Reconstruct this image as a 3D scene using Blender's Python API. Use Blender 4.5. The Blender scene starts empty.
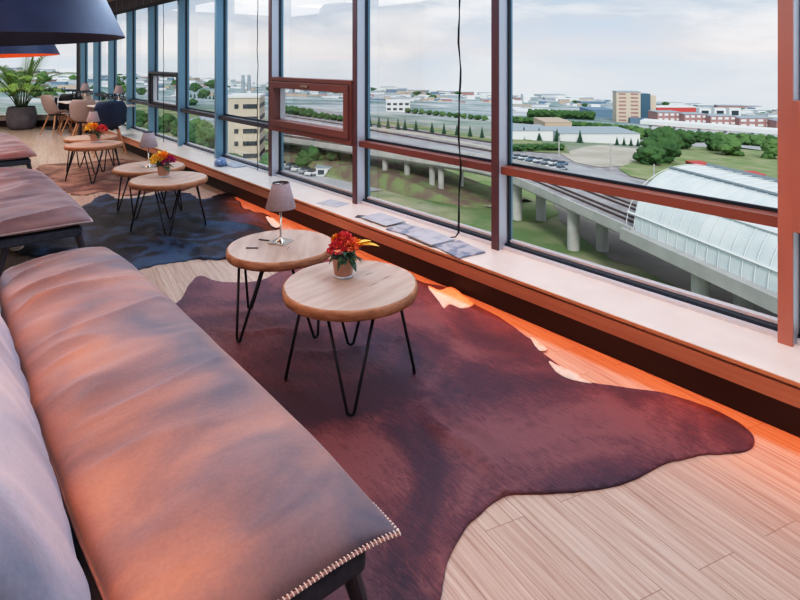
import bpy, bmesh, math, random
from mathutils import Vector, Matrix, noise
from mathutils.geometry import delaunay_2d_cdt
random.seed(7)
PI = math.pi
S = bpy.context.scene
COL = S.collection
YAW = math.radians(39.97)
SN, CS = math.sin(YAW), math.cos(YAW)
F, CX, HY, EYE = 575.0, 400.0, 61.0, 1.55

def rd(r, d):                                   # right / depth offsets from the tripod -> room X, Y
    return (d*SN + r*CS, d*CS - r*SN)
def floor_pt(px, py, z=0.0):
    d = F*(EYE-z)/(py-HY); return rd((px-CX)/F*d, d)
HG, SL, QL = 22.0, 0.051, 0.040                 # land below the tower falls away gently
def gz(r, d): return -HG - SL*r - QL*d
def land(px, py, lift=0.0):
    t = (px-CX)/F
    d = (HG+EYE)/((py-HY)/F - SL*t - QL)
    x, y = rd(t*d, d)
    return Vector((x, y, gz(t*d, d)+lift)), d

# ---------------------------------------------------------------- materials
MATS = {}
class NT:
    def __init__(s, m):
        s.t = m.node_tree; s.n = s.t.nodes; s.l = s.t.links
    def new(s, k, **kw):
        n = s.n.new(k)
        for a, b in kw.items():
            if a.startswith('i_'):
                key = a[2:]
                key = int(key) if key.isdigit() else key.replace('_', ' ')
                n.inputs[key].default_value = b
            else: setattr(n, a, b)
        return n
    def link(s, a, b): s.l.new(a, b)
def ramp(nt, fac, stops):
    r = nt.new('ShaderNodeValToRGB')
    el = r.color_ramp.elements
    el[0].position, el[0].color = stops[0][0], (*stops[0][1], 1)
    el[1].position, el[1].color = stops[-1][0], (*stops[-1][1], 1)
    for p, c in stops[1:-1]:
        e = el.new(p); e.color = (*c, 1)
    nt.link(fac, r.inputs[0]); return r.outputs[0]
def mat(name, col, rough=0.5, metal=0.0, col2=None, scale=8.0, stretch=(1,1,1), bump=0.0, bscale=None,
        emit=None, estr=0.0, detail=4.0, coat=0.0, sheen=0.0, lo=0.35, hi=0.65, spec=0.5):
    if name in MATS: return MATS[name]
    m = bpy.data.materials.new(name); m.use_nodes = True
    nt = NT(m); b = nt.n['Principled BSDF']
    b.inputs['Base Color'].default_value = (*col, 1)
    b.inputs['Roughness'].default_value = rough
    b.inputs['Metallic'].default_value = metal
    b.inputs['Specular IOR Level'].default_value = spec
    if coat: b.inputs['Coat Weight'].default_value = coat
    if sheen: b.inputs['Sheen Weight'].default_value = sheen
    if emit:
        b.inputs['Emission Color'].default_value = (*emit, 1); b.inputs['Emission Strength'].default_value = estr
    if col2 or bump:
        tc = nt.new('ShaderNodeTexCoord'); mp = nt.new('ShaderNodeMapping')
        mp.inputs['Scale'].default_value = stretch
        nt.link(tc.outputs['Object'], mp.inputs[0])
        no = nt.new('ShaderNodeTexNoise', i_Scale=scale, i_Detail=detail)
        nt.link(mp.outputs[0], no.inputs['Vector'])
        if col2:
            c = ramp(nt, no.outputs[0], [(lo, col), (hi, col2)])
            nt.link(c, b.inputs['Base Color'])
        if bump:
            n2 = no
            if bscale:
                n2 = nt.new('ShaderNodeTexNoise', i_Scale=bscale, i_Detail=3.0); nt.link(mp.outputs[0], n2.inputs['Vector'])
            bp = nt.new('ShaderNodeBump', i_Strength=bump, i_Distance=0.02)
            nt.link(n2.outputs[0], bp.inputs['Height']); nt.link(bp.outputs[0], b.inputs['Normal'])
    MATS[name] = m; return m

def floor_mat():
    m = bpy.data.materials.new('pale oak parquet'); m.use_nodes = True
    nt = NT(m); b = nt.n['Principled BSDF']
    a1, a2 = YAW-math.radians(31.5), YAW+math.radians(66)      # angles from +Y toward +X: grain, joints
    g = Vector((math.sin(a1), math.cos(a1))); s = Vector((math.sin(a2), math.cos(a2)))
    det = g.x*s.y-g.y*s.x
    tc = nt.new('ShaderNodeTexCoord')
    def dot(vx, vy):
        n = nt.new('ShaderNodeVectorMath', operation='DOT_PRODUCT'); nt.link(tc.outputs['Object'], n.inputs[0])
        n.inputs[1].default_value = (vx, vy, 0); return n.outputs['Value']
    u = dot(s.y/det, -s.x/det); v = dot(-g.y/det, g.x/det)
    cb = nt.new('ShaderNodeCombineXYZ'); nt.link(u, cb.inputs[0]); nt.link(v, cb.inputs[1])
    br = nt.new('ShaderNodeTexBrick', offset=0.37, squash=1.0)
    br.inputs['Color1'].default_value = (0.0,0,0,1); br.inputs['Color2'].default_value = (1,1,1,1)
    br.inputs['Mortar'].default_value = (0.5,.5,.5,1)
    br.inputs['Scale'].default_value = 1.0; br.inputs['Mortar Size'].default_value = 0.0012
    br.inputs['Mortar Smooth'].default_value = 0.3
    br.inputs['Brick Width'].default_value = 0.62; br.inputs['Row Height'].default_value = 0.155
    nt.link(cb.outputs[0], br.inputs['Vector'])
    st = nt.new('ShaderNodeMapping'); st.inputs['Scale'].default_value = (2.2, 75, 1); nt.link(cb.outputs[0], st.inputs[0])
    ad = nt.new('ShaderNodeVectorMath', operation='MULTIPLY_ADD'); nt.link(br.outputs[0], ad.inputs[0])
    ad.inputs[1].default_value = (7,3,5); nt.link(st.outputs[0], ad.inputs[2])
    no = nt.new('ShaderNodeTexNoise', i_Scale=1.0, i_Detail=5.0, i_Roughness=0.65); nt.link(ad.outputs[0], no.inputs['Vector'])
    c1 = ramp(nt, no.outputs[0], [(0.28,(0.36,0.24,0.17)), (0.45,(0.53,0.40,0.32)), (0.62,(0.63,0.51,0.42)), (0.8,(0.7,0.6,0.5))])
    mx = nt.new('ShaderNodeMix', data_type='RGBA', blend_type='MULTIPLY'); mx.inputs[0].default_value = 1
    nt.link(c1, mx.inputs[6]); nt.link(ramp(nt, br.outputs[0], [(0,(0.93,0.9,0.9)), (1,(1,1,1))]), mx.inputs[7])
    m2 = nt.new('ShaderNodeMix', data_type='RGBA'); nt.link(br.outputs['Fac'], m2.inputs[0])
    nt.link(mx.outputs[2], m2.inputs[6]); m2.inputs[7].default_value = (0.25,0.16,0.11,1)
    nt.link(m2.outputs[2], b.inputs['Base Color'])
    b.inputs['Roughness'].default_value = 0.34
    bp = nt.new('ShaderNodeBump', i_Strength=0.12, i_Distance=0.004); nt.link(no.outputs[0], bp.inputs['Height']); nt.link(bp.outputs[0], b.inputs['Normal'])
    return m

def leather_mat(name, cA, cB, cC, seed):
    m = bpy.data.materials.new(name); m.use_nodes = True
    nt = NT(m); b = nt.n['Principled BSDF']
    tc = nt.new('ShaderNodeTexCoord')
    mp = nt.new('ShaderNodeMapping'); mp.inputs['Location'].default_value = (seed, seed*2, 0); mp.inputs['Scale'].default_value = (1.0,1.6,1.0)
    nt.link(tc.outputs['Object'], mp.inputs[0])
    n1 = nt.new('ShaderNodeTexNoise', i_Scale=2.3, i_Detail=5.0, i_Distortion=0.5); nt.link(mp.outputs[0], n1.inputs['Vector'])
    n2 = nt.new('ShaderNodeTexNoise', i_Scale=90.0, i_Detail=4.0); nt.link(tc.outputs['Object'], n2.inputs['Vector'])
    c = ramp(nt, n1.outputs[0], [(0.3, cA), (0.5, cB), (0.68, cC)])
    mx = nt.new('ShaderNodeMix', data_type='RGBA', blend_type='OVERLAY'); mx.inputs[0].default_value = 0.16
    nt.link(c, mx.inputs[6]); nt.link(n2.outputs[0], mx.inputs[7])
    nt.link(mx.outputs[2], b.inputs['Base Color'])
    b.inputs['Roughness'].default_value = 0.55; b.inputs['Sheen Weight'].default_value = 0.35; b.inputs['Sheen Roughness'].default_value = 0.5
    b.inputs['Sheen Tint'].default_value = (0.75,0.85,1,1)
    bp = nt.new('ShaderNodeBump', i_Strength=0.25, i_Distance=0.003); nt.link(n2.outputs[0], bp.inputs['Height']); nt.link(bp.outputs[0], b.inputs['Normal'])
    return m

def hide_mat(name, cA, cB, cC, rough=0.6, scale=1.6, sheen=0.3):
    m = bpy.data.materials.new(name); m.use_nodes = True
    nt = NT(m); b = nt.n['Principled BSDF']
    tc = nt.new('ShaderNodeTexCoord')
    n1 = nt.new('ShaderNodeTexNoise', i_Scale=scale, i_Detail=6.0, i_Distortion=0.9); nt.link(tc.outputs['Object'], n1.inputs['Vector'])
    mp = nt.new('ShaderNodeMapping'); mp.inputs['Scale'].default_value = (60,14,30); mp.inputs['Rotation'].default_value = (0,0,0.5)
    nt.link(tc.outputs['Object'], mp.inputs[0])
    n2 = nt.new('ShaderNodeTexNoise', i_Scale=1.0, i_Detail=6.0, i_Roughness=0.7, i_Distortion=1.5); nt.link(mp.outputs[0], n2.inputs['Vector'])
    ma = nt.new('ShaderNodeMath', operation='MULTIPLY_ADD'); nt.link(n2.outputs[0], ma.inputs[0]); ma.inputs[1].default_value = 0.45
    nt.link(n1.outputs[0], ma.inputs[2])
    c = ramp(nt, ma.outputs[0], [(0.62, cA), (0.72, cB), (0.82, cC)])
    nt.link(c, b.inputs['Base Color'])
    b.inputs['Roughness'].default_value = rough; b.inputs['Sheen Weight'].default_value = sheen
    b.inputs['Sheen Tint'].default_value = (0.7,0.65,1,1)
    bp = nt.new('ShaderNodeBump', i_Strength=0.5, i_Distance=0.006); nt.link(n2.outputs[0], bp.inputs['Height']); nt.link(bp.outputs[0], b.inputs['Normal'])
    return m

def glass_mat(name, tint=(0.975,0.99,0.995), refl=0.009):
    m = bpy.data.materials.new(name); m.use_nodes = True
    nt = NT(m); nt.n.clear()
    o = nt.new('ShaderNodeOutputMaterial'); t = nt.new('ShaderNodeBsdfTransparent'); t.inputs[0].default_value = (*tint,1)
    g = nt.new('ShaderNodeBsdfGlossy'); g.inputs['Roughness'].default_value = 0.02
    fr = nt.new('ShaderNodeFresnel', i_IOR=1.35)
    mu = nt.new('ShaderNodeMath', operation='MULTIPLY'); nt.link(fr.outputs[0], mu.inputs[0]); mu.inputs[1].default_value = refl*16
    mx = nt.new('ShaderNodeMixShader'); nt.link(mu.outputs[0], mx.inputs[0]); nt.link(t.outputs[0], mx.inputs[1]); nt.link(g.outputs[0], mx.inputs[2])
    nt.link(mx.outputs[0], o.inputs[0]); return m

M = dict(
 floor=floor_mat(),
 seat=leather_mat('worn light-tinted leather', (0.085,0.08,0.115),(0.23,0.145,0.14),(0.37,0.205,0.155), 0.4),  # blue and salmon mottling stands in for cool and warm light on the seat
 seat2=leather_mat('rose brown leather', (0.12,0.075,0.09),(0.22,0.12,0.12),(0.32,0.18,0.165), 3.1),
 back=leather_mat('back leather tinted cool', (0.15,0.20,0.29),(0.29,0.33,0.42),(0.47,0.43,0.47), 5.0),  # cool light tinted into the back leather colour
 piping=mat('leather piping', (0.30,0.20,0.20), 0.5),
 stitch=mat('pale thread', (0.75,0.74,0.72), 0.7),
 dark=mat('dark blue grey fabric', (0.035,0.045,0.07), 0.7, col2=(0.055,0.065,0.09), scale=40),
 sofaleg=mat('black stained wood', (0.04,0.04,0.055), 0.4),
 hide1=hide_mat('brown cowhide', (0.052,0.020,0.038),(0.115,0.036,0.048),(0.21,0.08,0.085), sheen=.22),
 hide2=hide_mat('black cowhide', (0.002,0.003,0.007),(0.007,0.008,0.018),(0.03,0.065,0.13), rough=0.5, scale=3.2, sheen=0.0),
 hide3=hide_mat('chestnut cowhide', (0.13,0.058,0.042),(0.25,0.125,0.085),(0.42,0.25,0.18), scale=2.5, sheen=.05),
 white_fur=mat('cream fur', (0.75,0.62,0.5), 0.8, col2=(0.85,0.75,0.64), scale=30, bump=0.4),
 top=mat('bleached oak slab', (0.45,0.32,0.25), 0.45, col2=(0.57,0.435,0.35), scale=3.0, stretch=(1.2,7,2), bump=0.08, lo=0.3, hi=0.62),
 bark=mat('raw oak edge', (0.34,0.155,0.08), 0.65, col2=(0.50,0.265,0.15), scale=14, stretch=(1,1,3), bump=0.3),
 rod=mat('black steel rod', (0.012,0.013,0.02), 0.35, metal=0.3),
 chrome=mat('brushed nickel', (0.75,0.68,0.6), 0.22, metal=1.0),
 shade=mat('taupe linen shade', (0.32,0.26,0.27), 0.75, col2=(0.38,0.29,0.29), scale=60, bump=0.1),
 shade_in=mat('white shade lining', (0.8,0.75,0.7), 0.8),
 pend=mat('matt navy black shade', (0.022,0.035,0.085), 0.5, col2=(0.032,0.052,0.12), scale=5),
 pend_in=mat('orange shade lining', (0.75,0.26,0.10), 0.6),
 sill=mat('cream sill board', (0.66,0.635,0.58), 0.33, col2=(0.72,0.695,0.64), scale=5),
 fascia=mat('stained oak fascia', (0.46,0.20,0.12), 0.5, col2=(0.55,0.26,0.165), scale=3, stretch=(1,0.4,9), bump=0.05),
 edge=mat('oak edge band', (0.60,0.30,0.17), 0.45),
 kick=mat('black kick board', (0.022,0.013,0.013), 0.6),
 alu=mat('cool lit aluminium', (0.19,0.34,0.44), 0.35, metal=0.3),  # cool light on the far frames put into this colour
 alu2=mat('light grey aluminium', (0.56,0.61,0.68), 0.35, metal=0.3),
 brown=mat('warm lit frame', (0.42,0.19,0.15), 0.36, col2=(0.46,0.215,0.17), scale=2),  # warm lamp light put into the brown frame colours from here down
 brown_dark=mat('dim warm lit frame', (0.12,0.065,0.075), 0.38),
 brown_mid=mat('mid warm lit frame', (0.19,0.08,0.07), 0.38),
 brown_tr=mat('warm lit transom', (0.26,0.105,0.075), 0.38),
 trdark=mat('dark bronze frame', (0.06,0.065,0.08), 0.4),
 gasket=mat('dark glazing gasket', (0.012,0.03,0.05), 0.4),
 bead=mat('pale glazing bead', (0.6,0.66,0.72), 0.4),
 glass=glass_mat('window glass'),
 wall=mat('warm grey plaster', (0.45,0.40,0.37), 0.85),
 ceil=mat('warm white ceiling', (0.60,0.50,0.43), 0.85),
 pelmet=mat('aubergine pelmet', (0.02,0.014,0.03), 0.7),
 lightpanel=mat('added panel glow', (0.9,0.9,0.9), 0.5, emit=(1,0.85,0.7), estr=2.5),  # glow of the added ceiling panels
 pot=mat('grey concrete pot', (0.13,0.125,0.15), 0.8, col2=(0.18,0.17,0.20), scale=6, bump=0.2),
 soil=mat('potting soil', (0.03,0.02,0.015), 0.9),
 leaf=mat('palm green', (0.22,0.45,0.10), 0.45, col2=(0.46,0.64,0.22), scale=5),
 stem=mat('palm stem', (0.10,0.16,0.06), 0.6),
 beige=mat('taupe chair shell', (0.36,0.28,0.26), 0.55),
 navy=mat('navy chair shell', (0.02,0.04,0.09), 0.5),
 black=mat('black chair shell', (0.015,0.018,0.025), 0.5),
 oak=mat('oak legs', (0.46,0.24,0.13), 0.5, col2=(0.54,0.31,0.18), scale=10),
 white=mat('white laminate', (0.72,0.66,0.63), 0.4),
 paper=mat('pale grey print', (0.20,0.26,0.34), 0.5, col2=(0.42,0.46,0.52), scale=12, lo=0.42, hi=0.55),
 paper2=mat('white print', (0.46,0.52,0.58), 0.5, col2=(0.30,0.37,0.45), scale=9, lo=0.5, hi=0.7),
 bluebag=mat('blue cellophane', (0.10,0.20,0.42), 0.3, col2=(0.35,0.45,0.6), scale=30),
 cable=mat('black cable', (0.012,0.02,0.02), 0.45),
 terra=mat('copper glazed pot', (0.46,0.26,0.19), 0.45, col2=(0.56,0.34,0.26), scale=12),
 clear=glass_mat('clear glass', (0.9,0.93,0.95), 0.06),
 red=mat('red petals', (0.70,0.05,0.09), 0.55, col2=(0.85,0.12,0.11), scale=40),
 coral=mat('coral petals', (0.95,0.25,0.13), 0.55),
 orange=mat('orange petals', (0.95,0.33,0.03), 0.5),
 yellow=mat('yellow petals', (0.95,0.60,0.08), 0.5),
 magenta=mat('magenta petals', (0.50,0.03,0.18), 0.5),
 dleaf=mat('dark green leaf', (0.02,0.06,0.03), 0.5, col2=(0.05,0.12,0.05), scale=20),
)

# ---------------------------------------------------------------- mesh builder
class MB:
    def __init__(s): s.v=[]; s.f=[]; s.m=[]
    def add(s, vs, fs, mi=0):
        k=len(s.v); s.v += [tuple(v) for v in vs]; s.f += [tuple(i+k for i in f) for f in fs]; s.m += [mi]*len(fs); return s
    def box(s, a, b, mi=0, T=None):
        (x0,y0,z0),(x1,y1,z1)=a,b
        vs=[(x0,y0,z0),(x1,y0,z0),(x1,y1,z0),(x0,y1,z0),(x0,y0,z1),(x1,y0,z1),(x1,y1,z1),(x0,y1,z1)]
        if T: vs=[T@Vector(v) for v in vs]
        return s.add(vs,[(0,3,2,1),(4,5,6,7),(0,1,5,4),(1,2,6,5),(2,3,7,6),(3,0,4,7)],mi)
    def tube(s, pts, r, n=8, mi=0, cap=True):
        pts=[Vector(p) for p in pts]; rs = r if isinstance(r,(list,tuple)) else [r]*len(pts)
        vs=[]; up=None
        for i,p in enumerate(pts):
            t=(pts[min(i+1,len(pts)-1)]-pts[max(i-1,0)]).normalized()
            if up is None: up = Vector((0,0,1)) if abs(t.z)<0.9 else Vector((1,0,0))
            a=t.cross(up).normalized(); bb=a.cross(t).normalized(); up=bb
            for k in range(n):
                an=2*PI*k/n; vs.append(p+a*(math.cos(an)*rs[i])+bb*(math.sin(an)*rs[i]))
        fs=[]
        for i in range(len(pts)-1):
            for k in range(n):
                fs.append((i*n+k,i*n+(k+1)%n,(i+1)*n+(k+1)%n,(i+1)*n+k))
        if cap: fs += [tuple(range(n))[::-1], tuple((len(pts)-1)*n+k for k in range(n))]
        return s.add(vs,fs,mi)
    def lathe(s, prof, n=32, c=(0,0,0), mi=0):
        vs=[]; fs=[]
        for r,z in prof:
            for k in range(n):
                a=2*PI*k/n; vs.append((c[0]+r*math.cos(a),c[1]+r*math.sin(a),c[2]+z))
        for i in range(len(prof)-1):
            for k in range(n): fs.append((i*n+k,i*n+(k+1)%n,(i+1)*n+(k+1)%n,(i+1)*n+k))
        return s.add(vs,fs,mi)
    def build(s, name, mats, parent=None, smooth=False, loc=None):
        me=bpy.data.meshes.new(name); me.from_pydata(s.v,[],s.f); me.validate()
        if not isinstance(mats,(list,tuple)): mats=[mats]
        for m in mats: me.materials.append(m)
        if len(mats)>1:
            for p,mi in zip(me.polygons,s.m): p.material_index=mi
        if smooth: me.shade_smooth()
        bm=bmesh.new(); bm.from_mesh(me); bmesh.ops.recalc_face_normals(bm,faces=bm.faces); bm.to_mesh(me); bm.free()
        o=bpy.data.objects.new(name,me); COL.objects.link(o)
        if loc: o.location=loc
        if parent: o.parent=parent
        return o
def tag(o,label=None,cat=None,group=None,kind=None):
    if label: o['label']=label
    if cat: o['category']=cat
    if group: o['group']=group
    if kind: o['kind']=kind
    return o
def empty(name,loc=(0,0,0),rz=0.0,**k):
    o=bpy.data.objects.new(name,None); COL.objects.link(o); o.location=loc; o.rotation_euler=(0,0,rz); o.empty_display_size=0.1
    return tag(o,**k)
def struct(o): o['kind']='structure'; return o
KIDS={}
def dup(root,loc=None,rz=None,**k):
    kids=[c for c in bpy.data.objects if c.parent==root]
    r=root.copy(); COL.objects.link(r)
    if loc is not None: r.location=loc
    if rz is not None: r.rotation_euler=(0,0,rz)
    for c in kids:
        cc=c.copy(); COL.objects.link(cc); cc.parent=r
        for g in [g for g in bpy.data.objects if g.parent==c]:
            gg=g.copy(); COL.objects.link(gg); gg.parent=cc
    return tag(r,**k)
def bevel(o,w=0.005,seg=2):
    b=o.modifiers.new('bevel','BEVEL'); b.width=w; b.segments=seg; b.limit_method='ANGLE'; return o

# ---------------------------------------------------------------- room shell
XF, XG = 2.95, 3.06          # room face of the mullions, glass line
XS = 2.65                    # sill front edge
ZS = 0.29
C0 = Vector((2.95,15.4)); E1 = Vector((1.49,16.4)); ED=(E1-C0).normalized()
YB = -2.4; XL=-3.2
C1 = C0 + ED*((XL-C0.x)/ED.x)
fl = MB().add([(XL,YB,0),(XG+.1,YB,0),(XG+.1,C0.y,0),(C1.x,C1.y,0)],[(0,1,2,3)])
struct(fl.build('floor',M['floor']))
struct(MB().box((XL,YB,-0.35),(XG+.1,C0.y,-0.02)).build('trim_1',M['wall']))
struct(MB().add([(XL,YB,2.9),(XG+.1,YB,2.9),(XG+.1,C0.y,2.9),(C0.x,C0.y+.3,2.9),(C1.x,C1.y+.3,2.9)],[(4,3,2,1,0)]).build('ceiling',M['ceil']))
struct(MB().box((XL,YB-.12,2.95),(XG+.1,C0.y+2,3.1)).build('trim_2',M['wall']))
struct(MB().box((XL-.12,YB-.12,-.3),(XL,C1.y+.2,3.1)).build('wall_left',M['wall']))
struct(MB().box((XL,YB-.12,-.3),(XG+.1,YB,3.1)).build('wall_back',M['wall']))
# window wall
mull = [-2.36,-0.79,0.887,2.565,4.176,5.77,7.27,8.66,10.10,11.40,12.73,14.03,15.35]
sl = MB().box((XS,YB,ZS-.02),(XG+.06,C0.y,ZS)); struct(bevel(sl.build('windowsill',M['sill']),.006))
struct(MB().box((XS+.022,YB,ZS-.034),(XS+.05,C0.y,ZS-.0205)).box((XS+.004,YB,ZS-.105),(XS+.05,C0.y,ZS-.034)).build('trim_3',M['fascia']))
struct(MB().box((XS-.003,YB,ZS-.0195),(XS-.0002,C0.y,ZS-.004)).build('trim_36',M['edge']))
struct(MB().box((XS+.13,YB,0),(XG+.1,C0.y,ZS-.1)).build('baseboard_right',M['kick']))
struct(MB().box((XS+.05,YB,ZS-.1),(XG+.1,C0.y,ZS-.021)).build('trim_4',M['kick']))
struct(MB().box((XF-.0,YB,2.62),(XG+.1,C0.y,2.95)).build('wall_right',M['wall']))
for i,y in enumerate(mull):
    near = i<=5
    r=empty('trim_%d'%(i+5),(0,y,0)); struct(r)
    cap = M['brown'] if i<=2 else (M['brown_dark'] if near else M['alu'])  # same grey frame; warm near and cool far light painted into the caps
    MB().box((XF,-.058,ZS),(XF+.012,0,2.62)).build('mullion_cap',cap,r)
    MB().box((XF+.0125,-.057,ZS),(XG,-.001,2.62)).build('mullion_body',M['alu2'] if near else M['alu'],r)
    MB().box((XG-.012,-.068,ZS+.02),(XG+.012,-.058,2.62)).box((XG-.012,0,ZS+.02),(XG+.012,.016,2.62)).build('glazing_gasket',M['gasket'],r)
    MB().box((XG+.0005,-.055,ZS),(XG+.045,-.003,2.62)).build('outer_fin',M['alu'],r)
for i in range(len(mull)-1):
    y0, y1 = mull[i]+.0005, mull[i+1]-.0585
    w=empty('window_%d'%(i+1),(0,0,0)); struct(w)
    near = i<=4
    bc = M['brown'] if i<=2 else (M['brown_mid'] if near else M['trdark'])  # same frame in every bay; lamp light painted in, warm near, dark far
    MB().box((XF+.045,y0,ZS),(XG,y1,ZS+.02)).build('bottom_rail',M['bead'],w)
    MB().box((XF+.07,y0,ZS+.02),(XG+.03,y1,ZS+.037)).build('glazing_gasket',M['gasket'],w)
    MB().box((XG,y0,ZS+.037),(XG+.04,y1,ZS+.052)).build('glazing_bead',M['bead'],w)
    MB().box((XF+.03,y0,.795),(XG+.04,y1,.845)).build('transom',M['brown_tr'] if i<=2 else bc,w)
    MB().box((XG+.002,y0+.02,.845),(XG+.02,y1-.02,.862)).build('upper_gasket',M['gasket'],w)
    MB().box((XG+.008,y0,ZS+.03),(XG+.014,y1,2.62)).build('pane',M['glass'],w)
    if i in (1,4,7):
        z0,z1=.845,1.375
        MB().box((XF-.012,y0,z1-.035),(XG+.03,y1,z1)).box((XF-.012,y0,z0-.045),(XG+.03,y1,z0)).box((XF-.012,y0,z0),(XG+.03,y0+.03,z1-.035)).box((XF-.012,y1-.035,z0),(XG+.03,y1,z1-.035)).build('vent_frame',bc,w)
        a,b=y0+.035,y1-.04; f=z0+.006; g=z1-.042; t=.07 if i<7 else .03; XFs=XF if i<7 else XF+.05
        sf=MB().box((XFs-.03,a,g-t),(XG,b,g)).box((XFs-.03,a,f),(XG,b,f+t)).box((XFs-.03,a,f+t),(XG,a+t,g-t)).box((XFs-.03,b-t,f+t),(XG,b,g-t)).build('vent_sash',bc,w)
        bevel(sf,.004)
        MB().box((XF+.05,a+t,f+t),(XG+.0,a+t+.012,g-t)).box((XF+.05,b-t-.012,f+t),(XG,b-t,g-t)).box((XF+.05,a+t,f+t),(XG,b-t,f+t+.012)).build('sash_bead',M['bead'],w)
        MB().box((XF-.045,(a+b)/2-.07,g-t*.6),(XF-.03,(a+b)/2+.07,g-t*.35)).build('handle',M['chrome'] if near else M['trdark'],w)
struct(MB().box((XF-.2,7.4,2.44),(XF-.02,15.3,2.66)).build('trim_30',M['pelmet']))
pel=[];q=MB()
for k in range(20): q.box((XF-.206,7.6+k*.4,2.44),(XF-.2,7.62+k*.4,2.66))
struct(q.build('trim_31',M['trdark']))
# end window wall (oblique)
ang=math.atan2(ED.y,ED.x); L=(C1-C0).length
T=Matrix.Translation((C0.x,C0.y,0))@Matrix.Rotation(ang,4,'Z')       # +x along the wall, -y... outside is -y side (ED points -X)
def ew(name,a,b,m,mi=0):
    o=MB().box(a,b,0,T).build(name,m); struct(o); return o
ew('baseboard_far',(0,-.1,0),(L,-.02,.15),M['kick'])
ew('trim_32',(0,-.15,.15),(L,.06,ZS-.02),M['wall'])
ew('trim_33',(0,-.15,ZS-.02),(L,.1,ZS+.0),M['sill'])
ew('wall_far',(0,-.1,2.62),(L,-.02,3.1),M['wall'])
w=empty('window_14',(0,0,0)); struct(w)
q=MB().box((0,-.12,.82),(L,-.06,.87),0,T)
q.build('transom',M['trdark'],w)
MB().box((0,-.11,ZS),(L,-.105,2.62),0,T).build('pane',M['glass'],w)
for k in range(4):
    x=0.02+k*2.1
    MB().box((x,-.14,ZS),(x+.07,-.04,2.62),0,T).build('mullion',M['trdark'],w)

# unseen ceiling panels and lamps, added to light the room
def area(name,loc,rot,sx,sy,pw,col,spread=180):
    l=bpy.data.lights.new(name,'AREA'); l.shape='RECTANGLE'; l.size=sx; l.size_y=sy; l.energy=pw; l.color=col; l.spread=math.radians(spread)
    o=bpy.data.objects.new(name,l); COL.objects.link(o); o.location=loc; o.rotation_euler=rot; return o
for k,(x,y) in enumerate([(-1.2,.5),(-1.2,4),(-1.2,8),(-1.2,12),(1.4,.6),(1.4,4.4),(1.4,8.4),(1.4,12.2)]):
    t=empty('added_ceiling_light',(x,y,2.9),label='unseen flush ceiling light panel added to brighten the room',cat='light',group='added ceiling light panels')
    MB().box((-.32,-.32,-.03),(.32,.32,0)).build('frame',M['white'],t)
    MB().box((-.29,-.29,-.034),(.29,.29,-.03)).build('diffuser',M['lightpanel'],t)
area('soft_room_fill',(-.6,3.0,2.8),(0,math.radians(-12),0),4.0,9,125,(1.0,0.93,0.94))  # broad fill added to lift the whole room, no fitting there
area('far_room_fill',(-.2,11,2.8),(0,0,0),3.5,7,190,(1.0,0.93,0.90))  # added fill to brighten the dim far end
area('cool_window_fill',(2.55,3.0,2.75),(0,math.radians(32),0),.5,9,110,(0.62,0.78,1.0))  # added cool fill standing in for daylight from the windows
area('warm_seat_fill',(-.45,2.2,2.7),(0,math.radians(-15),0),.4,3.6,14,(1.0,0.36,0.14),60)  # warm fill added above the near seat, no fitting there
area('warm_wall_washer',(1.0,1.6,2.8),(0,math.radians(-40),0),.3,6.5,16,(1.0,0.34,0.14),55)
area('cove_lamp',(XS+.085,2.0,.18),(0,math.radians(26),0),.05,8.6,11.5,(1.0,0.20,0.045),170)

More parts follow.
